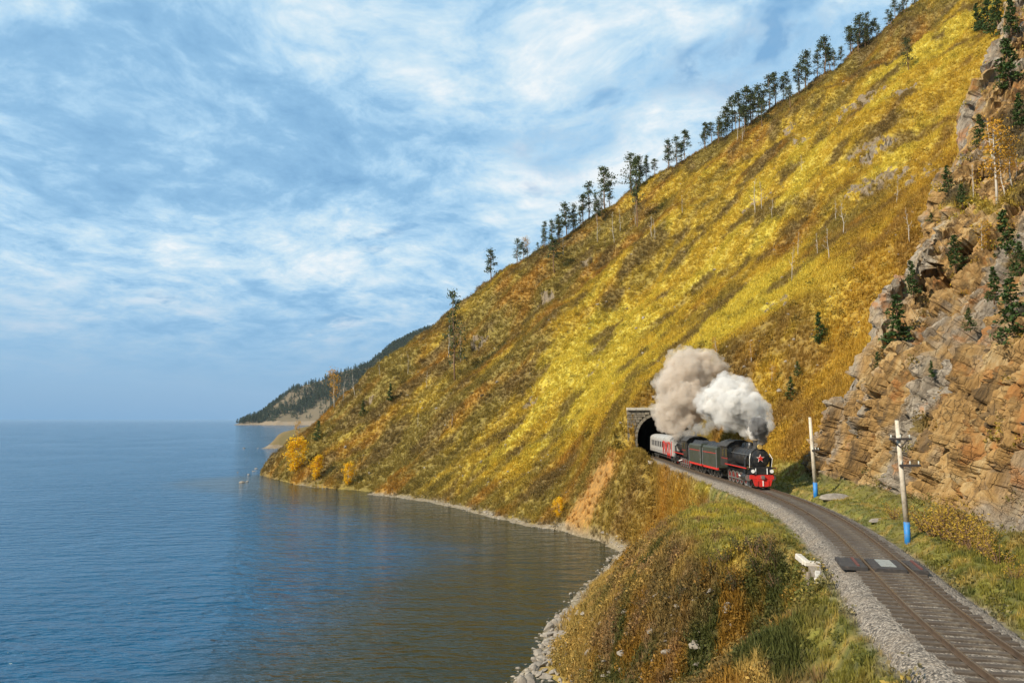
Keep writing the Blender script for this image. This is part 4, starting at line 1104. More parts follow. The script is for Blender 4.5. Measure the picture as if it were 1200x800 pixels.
# lake side is the local right (-y) side when looking along travel
letters.rotation_euler = (PI / 2, 0, 0); letters.location = (CL / 2 - 9.5, -1.60, 1.22)
LSIDE = -1
MB().box((CL / 2 - 1.35, -1.575, 2.35), (0.55, 0.02, 2.3)).build('red_band', M_RED, coach)

# ------------------------------------------------------------------ smoke and steam
def smoke_material(name, colr, dens, noise_amt=0.5, sc=0.5):
    m = bpy.data.materials.new(name); m.use_nodes = True
    t = NT(m.node_tree); t.n.clear(); out = t.new('ShaderNodeOutputMaterial')
    v = t.new('ShaderNodeVolumePrincipled'); v.inputs['Density'].default_value = dens
    v.inputs['Color'].default_value = (*colr, 1); v.inputs['Anisotropy'].default_value = 0.0
    n1 = t.noise(posn(t), sc, 6, 0.65, 0.6)
    t.l.new(t.mapr(n1, 0.5 - 0.22 * noise_amt + 0.03, 0.5 + 0.10 * noise_amt, 0.0, dens * 1.4), v.inputs['Density'])
    t.l.new(v.outputs[0], out.inputs['Volume'])
    return m
def puff_cloud(name, balls, mat, label, voxel, amp, seed, cat='smoke'):
    bm = bmesh.new()
    for (c, r) in balls:
        bmesh.ops.create_icosphere(bm, subdivisions=3, radius=r, matrix=Matrix.Translation(c))
    me = bpy.data.meshes.new(name); bm.to_mesh(me); bm.free(); me.materials.append(mat)
    o = bpy.data.objects.new(name, me); col.objects.link(o)
    rm = o.modifiers.new('union', 'REMESH'); rm.mode = 'VOXEL'; rm.voxel_size = voxel
    for k, (size, st_) in enumerate(((1.4 * amp, 0.75 * amp), (0.55 * amp, 0.40 * amp))):
        tx_ = bpy.data.textures.new(name + str(k), 'VORONOI'); tx_.noise_scale = size; tx_.distance_metric = 'DISTANCE_SQUARED'; tx_.noise_intensity = 1.3
        d = o.modifiers.new('billow%d' % k, 'DISPLACE'); d.texture = tx_; d.texture_coords = 'GLOBAL'; d.strength = -st_; d.mid_level = 0.25
    tag(o, label, cat); return o
def wisps(o, balls, mat, voxel, amp, grow):
    c = puff_cloud('wisps', [(b + Vector((0, 0, 0.1)), r * grow) for b, r in balls], mat, None, voxel, amp, 1, None)
    c.parent = o
    return c
def px_at(x, y, Y):
    r = ray(x, y); t = Y / r[1]; return Vector((r[0] * t, Y, CAMZ + r[2] * t))
rp = random.Random(21)
def plume(path, n, seed):
    """path: (px, py, Y, radius px) samples; balls jittered about it"""
    rq = random.Random(seed); out = []
    for k in range(n):
        f = rq.random() * (len(path) - 1); i = min(int(f), len(path) - 2); g = f - i
        a = [path[i][q] * (1 - g) + path[i + 1][q] * g for q in range(4)]
        c = px_at(a[0], a[1], a[2]); R = a[3] / F * a[2]
        off = Vector((rq.gauss(0, 1), rq.gauss(0, 1), rq.gauss(0, 1))).normalized() * R * rq.uniform(0.3, 0.75)
        out.append((c + off, R * rq.uniform(0.34, 0.66)))
    for a in path: out.append((px_at(a[0], a[1], a[2]), a[3] / F * a[2] * 0.75))
    return out
Yc1 = float(track_at(S_F + 5.4 - 3.95)[0].y); Yc2 = float(track_at(S_F + 30.0 + 3.95)[0].y)
M_SMW = smoke_material('white_steam', (0.93, 0.91, 0.88), 4.0, 1.0, 0.8)
M_SMB = smoke_material('brown_smoke', (0.84, 0.765, 0.675), 1.3, 1.25, 0.45)
M_SMD = smoke_material('dark_soot_smoke', (0.40, 0.385, 0.375), 5.0, 0.8, 1.2)
c1 = [(884, 500, Yc1 + 1.2, 13), (880, 486, Yc1 + 1.5, 22), (866, 475, Yc1 + 2.5, 27), (850, 470, Yc1 + 4, 27), (832, 478, Yc1 + 5.5, 15), (858, 452, Yc1 + 4, 14)]
b1 = plume(c1, 60, 5)
o1 = puff_cloud('steam_cloud', b1, M_SMW, 'billowing white steam cloud rising from the leading locomotive', 0.15, 1.0, 5)
puff_cloud('chimney_smoke', plume([(890, 519, Yc1, 6), (891, 511, Yc1 - 1.0, 10), (889, 502, Yc1 - 1.8, 13)], 30, 8), M_SMD, 'dark grey smoke puff at the chimney of the red star locomotive', 0.09, 0.55, 8)
c2 = [(794, 512, Yc2, 8), (797, 495, Yc2, 19), (802, 472, Yc2 + 1, 30), (806, 448, Yc2 + 2, 30), (808, 430, Yc2 + 3, 24), (800, 420, Yc2 + 3, 13), (838, 434, Yc2 + 2, 14), (848, 430, Yc2 + 2, 9), (790, 470, Yc2, 20), (776, 478, Yc2 + 2, 15), (778, 497, Yc2 + 3, 12), (786, 445, Yc2 + 2, 18)]
b2 = plume(c2, 85, 6)
o2 = puff_cloud('smoke_cloud', b2, M_SMB, 'tall brownish smoke cloud drifting above the rear locomotive and coach', 0.22, 1.5, 6)
puff_cloud('smoke_trail', plume([(800, 510, Yc2 - 4, 8), (818, 503, Yc2 - 9, 11), (835, 498, Yc2 - 14, 11), (845, 496, Yc2 - 17, 7)], 24, 9), smoke_material('thin_soot', (0.6, 0.57, 0.53), 0.5, 1.0, 0.7), 'thin dark smoke lying over the tenders', 0.2, 1.0, 9)
for k, (x, y, rpx, lb) in enumerate(((868, 562, 4.5, 'small white steam puff blown out low beside the driving wheels'), (876, 566, 4, 'small white steam puff blown out low by the front cylinder'))):
    Yk = onplane(x + 4, y + 3, TRZ)[1]
    puff_cloud('steam_puff', plume([(x, y, Yk - 0.3, rpx), (x + 2, y + 2, Yk - 0.3, rpx * 0.8)], 9, 30 + k), M_SMW, lb, 0.06, 0.3, 30 + k)

wisps(o1, b1, smoke_material('thin_white_steam', (0.93, 0.91, 0.88), 0.75, 0.9, 0.7), 0.2, 1.3, 1.38)
wisps(o2, b2, smoke_material('thin_brown_smoke', (0.84, 0.765, 0.675), 0.5, 0.9, 0.45), 0.28, 1.8, 1.38)

# ------------------------------------------------------------------ trees
def leafcard(V, Fc, p, s, rg, flatn=0.0):
    n = Vector((rg.gauss(0, 1), rg.gauss(0, 1), rg.gauss(0, 1) + flatn)).normalized(); u = n.orthogonal().normalized()
    u = Matrix.Rotation(rg.uniform(0, 6.28), 3, n) @ u; v = n.cross(u)
    q = len(V); a = s * rg.uniform(0.7, 1.3); b = s * rg.uniform(0.35, 0.7)
    V += [p - u * a, p + v * b, p + u * a, p - v * b]; Fc.append((q, q + 1, q + 2, q + 3))
def trunk_path(h, rg, lean=0.03, n=6):
    x = y = 0.0; P = []
    for k in range(n):
        f = k / (n - 1); P.append(Vector((x, y, h * f))); x += rg.gauss(0, lean) * h / n; y += rg.gauss(0, lean) * h / n
    return P
def on_path(P, z):
    for a, b in zip(P[:-1], P[1:]):
        if z <= b.z: return a.lerp(b, (z - a.z) / max(1e-6, b.z - a.z))
    return P[-1]
def make_pine(seed, bare=0.45, wide=0.2, dens=1.0):
    """unit height 1, scaled on placing; sparse Siberian pine with a lifted crown"""
    rg = random.Random(seed); P = trunk_path(1.0, rg, 0.06)
    P[0] = Vector((P[0].x, P[0].y, -0.05))
    T = MB().tube(P, [0.017, 0.015, 0.012, 0.009, 0.006, 0.002], 6)
    V, Fc = [], []
    nb = int(rg.uniform(30, 40) * dens)
    side = rg.uniform(0, 6.28)
    for k in range(nb):
        f = bare + (1 - bare) * ((k + rg.random()) / nb); c = on_path(P, f)
        prof = min(1.0, (1.04 - f) / (1 - bare) * 1.35) ** 0.75
        L = wide * prof * rg.uniform(0.35, 1.15) + 0.025
        az = rg.uniform(0, 6.28)
        L *= 1 + 0.3 * math.cos(az - side)
        tip = c + Vector((math.cos(az) * L, math.sin(az) * L, L * rg.uniform(-0.1, 0.45)))
        T.tube([c, c.lerp(tip, 0.5) + Vector((0, 0, -0.01)), tip], [0.005, 0.004, 0.0015], 4, False)
        for q in range(rg.randint(2, 4)):
            cc = c.lerp(tip, rg.uniform(0.45, 1.05)); R = rg.uniform(0.025, 0.05)
            for m in range(rg.randint(8, 12)):
                leafcard(V, Fc, cc + Vector((rg.gauss(0, R), rg.gauss(0, R), rg.gauss(0, R * 0.5))), 0.0205, rg, 0.8)
    return T, (V, Fc)
def make_spruce(seed, wide=0.24):
    rg = random.Random(seed); P = trunk_path(1.0, rg, 0.02); P[0].z = -0.05
    T = MB().tube(P, [0.02, 0.017, 0.013, 0.01, 0.006, 0.002], 6); V, Fc = [], []
    nb = 62
    for k in range(nb):
        f = 0.06 + 0.93 * ((k + rg.random()) / nb); c = on_path(P, f); az = rg.uniform(0, 6.28)
        L = wide * (1.04 - f) ** 0.8 * rg.uniform(0.65, 1.2) + 0.015
        tip = c + Vector((math.cos(az) * L, math.sin(az) * L, L * rg.uniform(-0.25, 0.25)))
        T.tube([c, tip], [0.004, 0.0015], 4, False)
        for m in range(int(8 + 18 * L / wide)):
            g = rg.uniform(0.15, 1.05) ** 0.8; R = 0.018 + 0.02 * (1 - f)
            leafcard(V, Fc, c.lerp(tip, g) + Vector((rg.gauss(0, R), rg.gauss(0, R), rg.gauss(-0.006, R * 0.5))), 0.03, rg, 1.0)
    return T, (V, Fc)
def make_broadleaf(seed, leaves=900, wide=0.26, bare=0.25, sz=0.017, clumps=26):
    rg = random.Random(seed); P = trunk_path(1.0, rg, 0.07); P[0].z = -0.05
    T = MB().tube(P, [0.018, 0.015, 0.012, 0.009, 0.006, 0.002], 6); V, Fc = [], []
    for k in range(clumps):
        f = bare + (1 - bare) * ((k + rg.random()) / clumps); c = on_path(P, f); az = rg.uniform(0, 6.28)
        prof = math.sin(PI * min(1, max(0.08, (f - bare) / (1.06 - bare)))) ** 0.7
        L = wide * prof * rg.uniform(0.35, 1.1)
        tip = c + Vector((math.cos(az) * L, math.sin(az) * L, L * rg.uniform(0.2, 0.8)))
        T.tube([c, c.lerp(tip, 0.55) + Vector((0, 0, -0.012)), tip], [0.006, 0.004, 0.001], 4, False)
        R = rg.uniform(0.03, 0.06)
        for m in range(leaves // clumps): leafcard(V, Fc, c.lerp(tip, rg.uniform(0.5, 1.1)) + Vector((rg.gauss(0, R), rg.gauss(0, R), rg.gauss(0, R))), sz, rg)
    return T, (V, Fc)
def make_bare(seed):
    rg = random.Random(seed); P = trunk_path(1.0, rg, 0.09, 7); P[0].z = -0.05
    T = MB().tube(P, [0.012, 0.0105, 0.009, 0.0075, 0.0055, 0.003, 0.0012], 6); B = MB()
    for k in range(13):
        f = rg.uniform(0.3, 0.97); c = on_path(P, f); az = rg.uniform(0, 6.28); L = rg.uniform(0.06, 0.2) * (1.15 - f)
        m = c + Vector((math.cos(az) * L * 0.6, math.sin(az) * L * 0.6, L * 0.5)); tip = m + Vector((math.cos(az + 0.4) * L * 0.4, math.sin(az + 0.4) * L * 0.4, L * 0.8))
        B.tube([c, m, tip], [0.006, 0.004, 0.001], 4, False)
        B.tube([m, m + Vector((math.cos(az - 0.9) * L * 0.5, math.sin(az - 0.9) * L * 0.5, L * 0.5))], [0.003, 0.001], 4, False)
    return T, B
PROTO = {}
def proto(key, maker, bark, leaf, crown='crown', name='tree'):
    T, C_ = maker
    e = empty(name, (0, 0, 0))
    T.build('trunk', bark, e, True)
    if isinstance(C_, MB): C_.build(crown, bark, e, True)
    else: mesh_obj(crown, C_[0], C_[1], leaf, e)
    PROTO[key] = [e, False]
for k in range(5): proto('pine%d' % k, make_pine(100 + k, (0.30, 0.18, 0.36, 0.24, 0.42)[k], (0.19, 0.21, 0.15, 0.23, 0.18)[k]), M_PBARK, M_PINE, name='pine_tree')
for k in range(3): proto('spruce%d' % k, make_spruce(200 + k, (0.24, 0.3, 0.2)[k]), M_PBARK, M_SPRUCE, name='spruce_tree')
for k in range(3): proto('yellow%d' % k, make_broadleaf(300 + k, 2000, (0.36, 0.30, 0.42)[k], 0.04, 0.028, 44), M_BBARK, M_YELLOW, name='birch_tree')
for k in range(3): proto('larch%d' % k, make_broadleaf(320 + k, 800, (0.19, 0.22, 0.17)[k], 0.3, 0.018, 28), M_BBARK, M_LARCH, name='larch_tree')
for k in range(4): proto('bare%d' % k, make_bare(340 + k), M_BBARK, None, 'branches', name='bare_birch')
rt = random.Random(77)
_cnt = {}
def plant(kind, x, y, hpx, label, group, cat='tree', lean=0.0, slim=1.0):
    g = None; yy_ = y
    while g is None and yy_ < y + 40:
        g = hit(x, yy_); yy_ += 1.0
    if g is None: return
    h = hpx / F * g[1]
    keys = [k for k in PROTO if k.rstrip('0123456789') == kind]
    i = _cnt.get(kind, 0); _cnt[kind] = i + 1
    pr_ = PROTO[keys[i % len(keys)]]
    o = copy_tree(pr_[0]) if pr_[1] else pr_[0]
    pr_[1] = True
    o.location = (g[0], g[1], g[2] - 0.2); o.rotation_euler = (rt.uniform(-.04, .04), lean + rt.uniform(-.03, .03), rt.uniform(0, 6.28))
    o.scale = (h * slim * rt.uniform(0.85, 1.15), h * slim * rt.uniform(0.85, 1.15), h)
    tag(o, label, cat, group)
    return o
RIDGE_PINES = [(575, 332, 38), (606, 306, 30), (613, 302, 26), (637, 290, 22), (654, 281, 32), (664, 274, 44), (672, 269, 38), (683, 263, 36), (690, 258, 42), (709, 246, 54), (714, 243, 34), (739, 222, 44), (748, 217, 40), (757, 210, 26), (767, 205, 26), (783, 195, 34), (793, 189, 40), (803, 183, 36), (826, 168, 24), (834, 162, 30), (851, 154, 36), (858, 150, 44), (866, 147, 48), (874, 143, 46), (881, 140, 42), (889, 135, 40), (902, 122, 48), (909, 119, 40), (921, 113, 34), (936, 103, 40), (944, 99, 46), (958, 90, 36), (966, 84, 44), (973, 80, 34), (997, 64, 34), (1008, 56, 40), (1018, 50, 38), (1027, 44, 24), (1041, 32, 24), (1050, 24, 28), (1060, 18, 24), (1072, 10, 20)]
RIDGE_SETS = [(580, 'lone dark pine at the low end of the skyline row', None), (614, 'small pine of a close pair on the lower skyline', 'pair of small skyline pines'), (700, 'pine in the crowded row low on the skyline next to the golden larch', 'crowded lower skyline pines'), (720, 'pine of the tall pair standing clear of the crowded lower row', 'tall pair of skyline pines'),
              (770, 'pine in the small group near the pale leaning trunk', 'small group of skyline pines'), (806, 'pine in a tight group of three on the bare middle of the ridge', 'tight three skyline pines'), (836, 'small pine just below the dense skyline clump', 'small pines below the dense clump'), (892, 'pine in the densest dark clump on the ridge', 'dense skyline clump'),
              (980, 'pine in the loose row above the dense skyline clump', 'loose upper skyline row'), (2000, 'pine near the top of the skyline row against pale sky', 'topmost skyline pines')]
for (x, y, h) in RIDGE_PINES:
    lb, gp = next(q for q in RIDGE_SETS if x <= q[0])[1:]
    plant('pine', x, y, h * rt.uniform(0.95, 1.15), lb, gp)
rz_ = random.Random(15)
for k in range(52):
    x = rz_.uniform(628, 1078); y = float(np.interp(x, [q[0] for q in ridge_px], [q[1] for q in ridge_px])) + rz_.uniform(0, 7)
    if 728 < x < 735 or 808 < x < 824: continue
    plant('pine', x, y, rz_.uniform(13, 36), 'small thin pine filling the gaps of the skyline row', 'small pines between the skyline pines', slim=rz_.uniform(0.6, 1.0))
for (x, y, h) in ((842, 168, 34), (872, 158, 38), (893, 148, 34), (926, 128, 30), (700, 262, 30)):
    plant('pine', x, y, h, 'dark pine just below the skyline on the grassy slope', 'pines just below the skyline')
plant('pine', 533, 445, 105, 'tall thin pine with a long bare trunk standing alone low on the hill', None, slim=0.5)
plant('pine', 747, 268, 88, 'tall pine with a long pale trunk leaning below the ridge', None, slim=0.55)
plant('pine', 1065, 84, 44, 'lone round-crowned pine on the upper golden grass slope', None)
plant('pine', 650, 320, 44, 'bushy olive pine on the shaded side of the slope', None)
for (x, y, h, lb) in ((1052, 412, 54, 'dark spruce rooted on the jagged cliff crest beside the gully'), (1120, 315, 34, 'small dark spruce in the rocky recess under the pale crest'), (1070, 345, 34, 'green young spruce on the gully side of the crest'), (1112, 228, 30, 'small green spruce tucked against the pale crest rocks'),
                      (1188, 402, 64, 'large dark spruce on a ledge above the orange cliff'), (1182, 300, 46, 'dark spruce in the scree of the shaded recess'), (1184, 104, 52, 'green spruce beside the pale rock tower at the crest'), (1137, 385, 22, 'tiny green spruce in the cliff scree'),
                      (962, 402, 30, 'small spruce on the rusty slope left of the gully'), (927, 468, 22, 'small dark spruce low on the rusty slope above the train'), (935, 442, 16, 'tiny spruce above another on the rusty slope'), (1196, 150, 36, 'spruce leaning out over the pale crest rocks'),
                      (425, 488, 18, 'round dark young spruce low on the cape slope'), (372, 516, 22, 'dark narrow spruce near the waterline of the cape'), (457, 470, 20, 'green young spruce high on the cape slope'), (1150, 168, 30, 'green spruce on the pale crest above the larch'), (1030, 440, 24, 'small dark spruce clinging to the lower cliff edge'), (1165, 352, 34, 'bushy dark spruce between the recess and the orange wall'), (1095, 262, 24, 'small spruce at the foot of the pale crest tower'), (1128, 240, 22, 'tiny green spruce under the orange larch'), (1092, 440, 16, 'stunted spruce in a crack high on the orange wall'), (1150, 470, 16, 'stunted spruce on a narrow ledge of the orange wall'), (1196, 330, 40, 'dark spruce at the rim of the shaded recess')):
    plant('spruce', x, y, h * (1.3 if x > 900 else 1.1), lb, None)
for (x, y, h) in ((1148, 38, 40), (1158, 40, 52), (1170, 44, 56), (1185, 40, 50)):
    plant('spruce', x, y, h, 'dense dark conifer in the clump above the rock tower', 'conifer clump above the rock tower')
for (x, y, h, lb) in ((345, 554, 38, 'bright yellow birch on the cape shore, the tallest of the yellow ones'), (370, 561, 26, 'narrow bright yellow birch low on the cape shore'), (408, 568, 24, 'small rounded yellow birch by the stony beach'), (655, 606, 22, 'slim yellow young birch beside the orange landslip'), (356, 528, 12, 'small yellow bush above the tall yellow birch')):
    plant('yellow', x, y, h, lb, None)
for (x, y, h, lb) in ((1168, 235, 100, 'tall orange larch with a white trunk in the rocky recess'), (1152, 300, 44, 'orange larch sapling low in the rocky recess'), (1186, 215, 60, 'thin orange larch behind the tall white-trunked one'), (392, 478, 44, 'orange larch on the edge of the cape slope'), (840, 420, 26, 'orange larch half hidden behind the brown smoke'), (880, 425, 28, 'orange larch on the slope above the white steam'), (350, 520, 26, 'rusty larch on the low cape shore'), (905, 450, 24, 'short orange larch on the slope right of the steam'), (618, 300, 26, 'golden larch among the skyline pines')):
    plant('larch', x, y, h, lb, None)
BARE = [(885, 250, 44), (893, 246, 36), (905, 258, 30), (928, 330, 44), (958, 300, 30), (972, 305, 40), (988, 275, 44), (1066, 285, 46), (720, 285, 40), (745, 265, 34), (764, 278, 30), (768, 280, 26), (727, 272, 30), (525, 420, 40), (540, 425, 34), (500, 455, 22), (478, 440, 26), (490, 500, 22), (530, 500, 18), (1165, 190, 60), (1178, 230, 70), (1140, 232, 44), (1190, 210, 40), (416, 465, 30), (402, 470, 34), (700, 285, 34), (864, 165, 34), (870, 168, 30), (935, 300, 30), (800, 250, 24), (980, 260, 30), (1050, 240, 34), (660, 300, 30), (445, 440, 20), (940, 200, 22)]
for (x, y, h) in BARE:
    if x > 1130: lb, gp = 'leafless white birch in the rocky recess of the cliff', 'leafless birches in the cliff recess'
    elif x < 560: lb, gp = 'leafless pale birch on the olive slope of the cape', 'leafless birches on the cape'
    elif x < 810: lb, gp = 'leafless pale birch on the slope below the skyline pines', 'leafless birches below the skyline'
    else: lb, gp = 'leafless pale birch on the bright golden grass slope', 'leafless birches on the golden slope'
    plant('bare', x, y, h, lb, gp, lean=rt.uniform(-.1, .1))
# ------------------------------------------------------------------ bushes
def make_bush(seed, n=420):
    rg = random.Random(seed); T = MB(); V, Fc = [], []
    for k in range(16):
        az = rg.uniform(0, 6.28); L = rg.uniform(0.25, 0.6); tip = Vector((math.cos(az) * L, math.sin(az) * L, rg.uniform(0.45, 1.0)))
        T.tube([(0, 0, -0.1), tip * 0.5 + Vector((0, 0, 0.08)), tip], [0.018, 0.012, 0.004], 4, False)
        for m in range(n // 16): leafcard(V, Fc, tip * rg.uniform(0.45, 1.05) + Vector((rg.gauss(0, 0.09), rg.gauss(0, 0.09), rg.gauss(0, 0.08))), 0.034, rg)
    return T, (V, Fc)
M_BUSHY = leafy('yellow_brown_leaves', (0.22, 0.13, 0.03), (0.50, 0.33, 0.04), 0.35)
M_BUSHG = leafy('dark_green_leaves', (0.022, 0.03, 0.012), (0.085, 0.085, 0.027), 0.25)
for k in range(3): proto('tanbush%d' % k, make_bush(400 + k), M_PBARK, M_BUSHY, 'foliage', name='autumn_bush')
for k in range(3): proto('greenbush%d' % k, make_bush(420 + k), M_PBARK, M_BUSHG, 'foliage', name='green_bush')
for (x, y, h) in ((1082, 622, 34), (1094, 628, 40), (1106, 632, 44), (1118, 634, 46), (1130, 640, 44), (1142, 646, 40), (1153, 652, 36), (1100, 612, 34), (1120, 618, 40), (1048, 608, 22), (1172, 662, 34), (1190, 680, 30)):
    plant('tanbush', x, y, h, 'yellow brown bush in the thicket between the blue-footed pole and the cliff', 'bushes at the cliff foot', cat='bush')
for (x, y, h) in ((868, 645, 26), (884, 650, 30), (900, 655, 30), (910, 664, 26), (850, 660, 26), (835, 672, 26), (890, 672, 30), (862, 690, 28), (820, 690, 24), (910, 690, 26), (800, 700, 24), (780, 705, 20), (750, 712, 18)):
    plant('greenbush', x, y, h, 'dark green bush in the scrubby hollow below the culvert headwall', 'bushes in the hollow', cat='bush')
for k, v in list(PROTO.items()):
    if not v[1]:
        for c in list(v[0].children): bpy.data.objects.remove(c)
        bpy.data.objects.remove(v[0]); del PROTO[k]

# ------------------------------------------------------------------ stones
def stone_mesh(seed, sub=1):
    rg = random.Random(seed); bm = bmesh.new(); bmesh.ops.create_icosphere(bm, subdivisions=sub + 1, radius=0.5)
    pl = [(Vector((rg.gauss(0, 1), rg.gauss(0, 1), rg.gauss(0, 1))).normalized(), rg.uniform(0.17, 0.36)) for _ in range(10)]
    for v in bm.verts:
        for n, d in pl:
            q = v.co.dot(n)
            if q > d: v.co -= n * (q - d)
        v.co.z *= 0.7
    bmesh.ops.dissolve_limit(bm, angle_limit=0.09, verts=bm.verts[:], edges=bm.edges[:])
    me = bpy.data.meshes.new('stone'); bm.to_mesh(me); bm.free(); me.materials.append(M_STONE); return me
SM = [stone_mesh(500 + k) for k in range(8)]
rk_ = random.Random(9)
def bank_stone(x, y, size, parent):
    g = hit(x, y)
    if g is None or g[1] > 230: return
    o = bpy.data.objects.new('stone', rk_.choice(SM)); col.objects.link(o); o.parent = parent
    o.location = (g[0], g[1], g[2] + size * 0.08); o.rotation_euler = (rk_.uniform(-.5, .5), rk_.uniform(-.5, .5), rk_.uniform(0, 6.28)); o.scale = (size * rk_.uniform(.8, 1.5), size * rk_.uniform(.7, 1.1), size * rk_.uniform(.6, 1.0))
n = 0
while n < 190:                         # the stony toe of the near bank
    y = rk_.uniform(715, 800); xe = float(np.interp(y, [715, 740, 772, 800], [660, 641, 629, 614]))
    x = xe + abs(rk_.gauss(0, 22 + (y - 715) * 0.25)) - 2
    bank_stone(x, y, rk_.uniform(0.35, 1.0) * (1.25 if x < xe + 25 else 0.8), lakeside_bank); n += 1
for _ in range(60): bank_stone(rk_.uniform(690, 860), rk_.uniform(690, 800), rk_.uniform(0.2, 0.75), lakeside_bank)
for (x, y, s_) in ((783, 766, 1.0), (815, 757, 1.1), (720, 752, 0.9), (690, 765, 0.9), (732, 765, 0.8)): bank_stone(x, y, s_, lakeside_bank)
# gravelly waterline all round the bay: far too many to count
B_ = MB(); base = [( [tuple(v.co) for v in m.vertices], [tuple(p_.vertices) for p_ in m.polygons]) for m in SM[:4]]
pts = []
for (a, b) in zip(SHORE[2:-2], SHORE[3:-1]):
    L = math.hypot(b[0] - a[0], b[1] - a[1])
    for _ in range(int(L * 9)):
        t = rk_.random(); pts.append((a[0] + (b[0] - a[0]) * t + rk_.gauss(0.4, 1.1), a[1] + (b[1] - a[1]) * t + rk_.gauss(0.3, 1.1)))
zz_ = ground(np.array([p_[0] for p_ in pts]), np.array([p_[1] for p_ in pts]))
for (x, y), z in zip(pts, zz_):
    if z < -0.25 or z > 1.6: continue
    vs, fs_ = rk_.choice(base); s_ = rk_.uniform(0.15, 0.55) * (1 if rk_.random() < 0.93 else 2.0); an = rk_.uniform(0, 6.28); ca, sa = math.cos(an) * s_, math.sin(an) * s_
    B_.add([(x + v[0] * ca - v[1] * sa, y + v[0] * sa + v[1] * ca, max(z, -0.05) + v[2] * s_ * 0.8) for v in vs], fs_)
tag(mesh_obj('shore_gravel', B_.v, B_.f, M_STONE), 'pale broken stones strewn along the waterline of the bay', 'gravel', kind='stuff')
# stones lying on the hillside
H_ = MB()
_ok = np.where((S1.G['d'] > 6) & (S1.G['er'] < 2) & (S1.Y > 105) & (S1.rock < 0.5) & (S1.RR < 420) & (S1.TH < 0.62))[0]
_pick = np.random.RandomState(4).choice(_ok, 1100, replace=False)
for i in _pick:
    vs, fs_ = rk_.choice(base); s_ = rk_.uniform(0.25, 0.9) * (1 if rk_.random() < 0.9 else 2.0); an = rk_.uniform(0, 6.28); ca, sa = math.cos(an) * s_, math.sin(an) * s_
    g = (S1.X[i], S1.Y[i], S1.Z[i])
    H_.add([(g[0] + v[0] * ca - v[1] * sa, g[1] + v[0] * sa + v[1] * ca, g[2] + 0.05 + v[2] * s_) for v in vs], fs_)
tag(mesh_obj('hillside_stones', H_.v, H_.f, M_STONE), 'small pale stones scattered over the dry grass slope', 'stones', kind='stuff')
def boulder(x, y, size, label, sc=(1.3, 0.9, 0.7), z=None):
    if z is None: g = hit(x, y)
    else: q = onplane(x, y, 0.0); g = (q[0], q[1], z)
    o = bpy.data.objects.new('boulder', SM[int(x) % 8]); col.objects.link(o); o.location = (g[0], g[1], g[2] + size * 0.05)
    o.rotation_euler = (0.1, -0.1, rk_.uniform(0, 6.28) if z is not None else 0.2); o.scale = tuple(size * q for q in sc); tag(o, label, 'boulder', 'boulders standing in the lake' if z is not None else None)
boulder(981, 583, 2.0, 'flat pale boulder lying by the cliff foot near the far pole', (1.6, 1.0, 0.45))
boulder(1026, 610, 1.1, 'small flat pale boulder in the verge between the two poles', (1.5, 0.9, 0.4))
for (x, y, s_) in ((285, 565, 2.2), (290, 564, 1.2), (292, 556, 1.6), (297, 552, 1.5), (301, 549, 1.8), (286, 525, 2.2), (302, 525, 1.5), (279, 553, 1.0)):
    boulder(x, y, s_, 'dark boulder breaking the water off the cape tip', (1.3, 1, 0.8), -0.1)

# ------------------------------------------------------------------ headlands beyond the cape
def headland(name, x0, x1, ny, crestpx, Ys, slope, tintc, rough, seed, steps=160):
    """crest from photo silhouette points at distance Ys; ground rises from its shore at a steady slope"""
    cx = np.array([px_at(x, y, Ys).x for x, y in crestpx]); cz = np.array([max(px_at(x, y, Ys).z, 0.5) for x, y in crestpx])
    X_ = np.linspace(cx[0], cx[-1], steps); Zc = np.interp(X_, cx, cz)
    U, Vv = np.meshgrid(X_, np.linspace(-0.12, 1.6, ny), indexing='ij')
    Zc2 = np.repeat(Zc[:, None], ny, 1)
    w_ = Zc2 / slope
    prof = np.where(Vv < 0, Vv * 0.2, np.where(Vv < 1, Vv ** 0.9, 1 - (Vv - 1) * 0.18))
    sc = rough
    Yv = Ys + (Vv - 1) * np.maximum(w_, rough * 2) + fbm(U / (sc * 9), Vv * 0.0, None, 3, seed) * sc * 1.5
    Zv = prof * Zc2 * (1 + 0.25 * fbm(U / (sc * 5), Yv / (sc * 5), None, 4, seed + 1) * np.clip(Vv * 2, 0, 1) * np.clip(abs(1 - Vv) * 3, 0, 1)) - np.where(Vv <= 0, 1.0, 0)
    P = np.stack([U, Yv, Zv], -1).reshape(-1, 3); ii_ = np.arange(len(P)).reshape(steps, ny)
    q = np.stack([ii_[:-1, :-1], ii_[1:, :-1], ii_[1:, 1:], ii_[:-1, 1:]], -1).reshape(-1, 4)
    o = mesh_obj(name, P.tolist(), [tuple(int(k) for k in r_) for r_ in q], M_GROUND, None, True)
    n_ = len(P); t_ = fbm(P[:, 0] / (sc * 4), P[:, 1] / (sc * 4), None, 4, seed + 2)
    colr = np.clip(np.array(tintc[0])[None] * (1 - sstep(-0.2, 0.3, t_))[:, None] + np.array(tintc[1])[None] * sstep(-0.2, 0.3, t_)[:, None], 0, 1)
    o.data.attributes.new('tint', 'FLOAT_COLOR', 'POINT').data.foreach_set('color', np.concatenate([colr, np.ones((n_, 1))], 1).astype(np.float32).ravel())
    o.data.attributes.new('rock', 'FLOAT', 'POINT').data.foreach_set('value', np.where(Zv.ravel() < rough * 0.35, 0.6, 0.15).astype(np.float32))
    return o, (Vv.ravel(), Zv.ravel(), t_)
YF = 2450.0
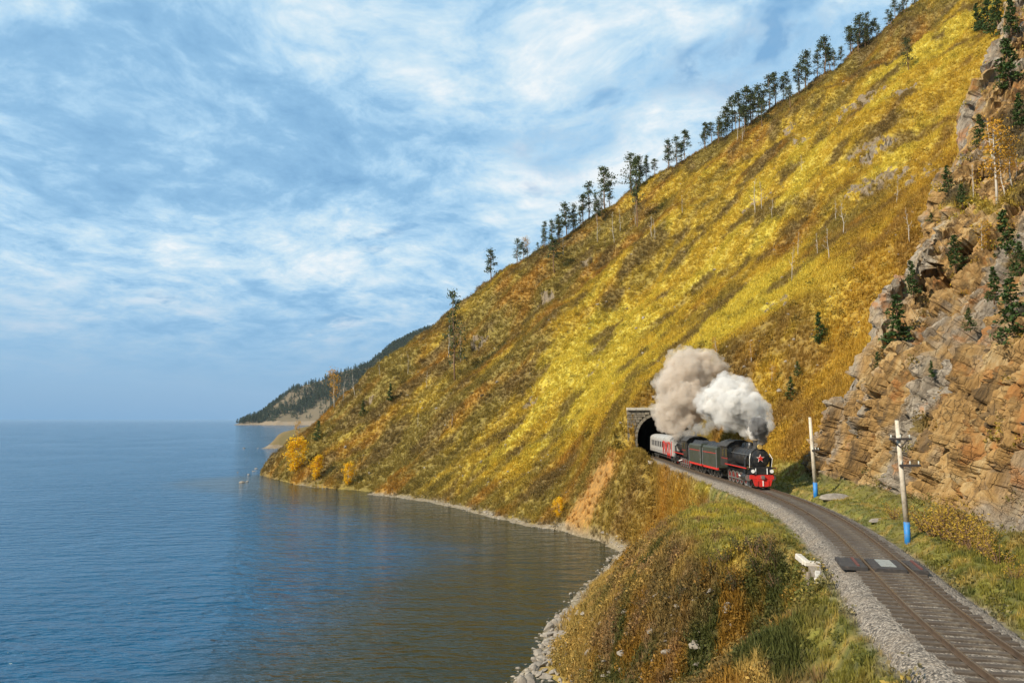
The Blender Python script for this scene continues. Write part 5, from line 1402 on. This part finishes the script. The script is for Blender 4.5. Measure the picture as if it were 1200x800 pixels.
hl, (hv, hz_, ht) = headland('distant_headland', 0, 0, 60, [(284, 494.5), (292, 490), (305, 486), (320, 475), (333, 466), (345, 455), (360, 450), (375, 446), (392, 438), (410, 433), (430, 429), (445, 418), (462, 405), (480, 395), (500, 386), (540, 372), (600, 350), (680, 330)], YF, 0.72, ((0.15, 0.12, 0.08), (0.09, 0.08, 0.05)), 40.0, 401, 260)
tag(hl, kind='structure')
dn = np.clip(sstep(-0.25, 0.35, ht + 0.45 * (hv - 0.45)), 0.04, 1) * (hv > 0.06) * (hv < 1.15) * 0.034
hl.data.attributes.new('dwood', 'FLOAT', 'POINT').data.foreach_set('value', dn.astype(np.float32))
hl.data.attributes.new('wsize', 'FLOAT', 'POINT').data.foreach_set('value', np.full(len(dn), 1.0, np.float32))
def far_tree():
    rg = random.Random(5); V, Fc = [], []
    for k in range(60):
        f = rg.random(); R = 3.4 * (1 - f) ** 0.7 * rg.uniform(0.4, 1.0) + 0.3; a = rg.uniform(0, 6.28)
        leafcard(V, Fc, Vector((math.cos(a) * R, math.sin(a) * R, 3 + 11 * f)), 1.35, rg, 0.6)
    return V, Fc
scatter('distant_forest', *far_tree(), leafy('far_conifers', (0.03, 0.05, 0.025), (0.085, 0.105, 0.05), 0.2), 'dwood', 'wsize', (hl,), 4, 'dark conifer forest covering the distant headland', 0.05)
YM = 470.0
hm, (mv, mz, mt) = headland('rocky_point', 0, 0, 40, [(311, 524), (317, 517), (324, 509), (330, 506), (338, 504), (348, 502), (365, 498), (385, 492), (420, 480)], YM, 0.8, ((0.20, 0.14, 0.07), (0.14, 0.11, 0.045)), 7.0, 411, 90)
tag(hm, kind='structure')

# ------------------------------------------------------------------ haze over the lake
hz = MB().box((3000, 14000, 214), (14000, 30000, 432))
mh = bpy.data.materials.new('lake_haze'); mh.use_nodes = True
t = NT(mh.node_tree); t.n.clear(); out = t.new('ShaderNodeOutputMaterial'); v = t.new('ShaderNodeVolumePrincipled')
v.inputs['Color'].default_value = (0.72, 0.82, 0.95, 1); v.inputs['Density'].default_value = 0.000025; v.inputs['Anisotropy'].default_value = 0.2
t.l.new(v.outputs[0], out.inputs['Volume'])
USE_HAZE = True
if USE_HAZE:
    ho = hz.build('haze', mh); tag(ho, 'thin pale blue haze over the lake', 'haze', kind='stuff')
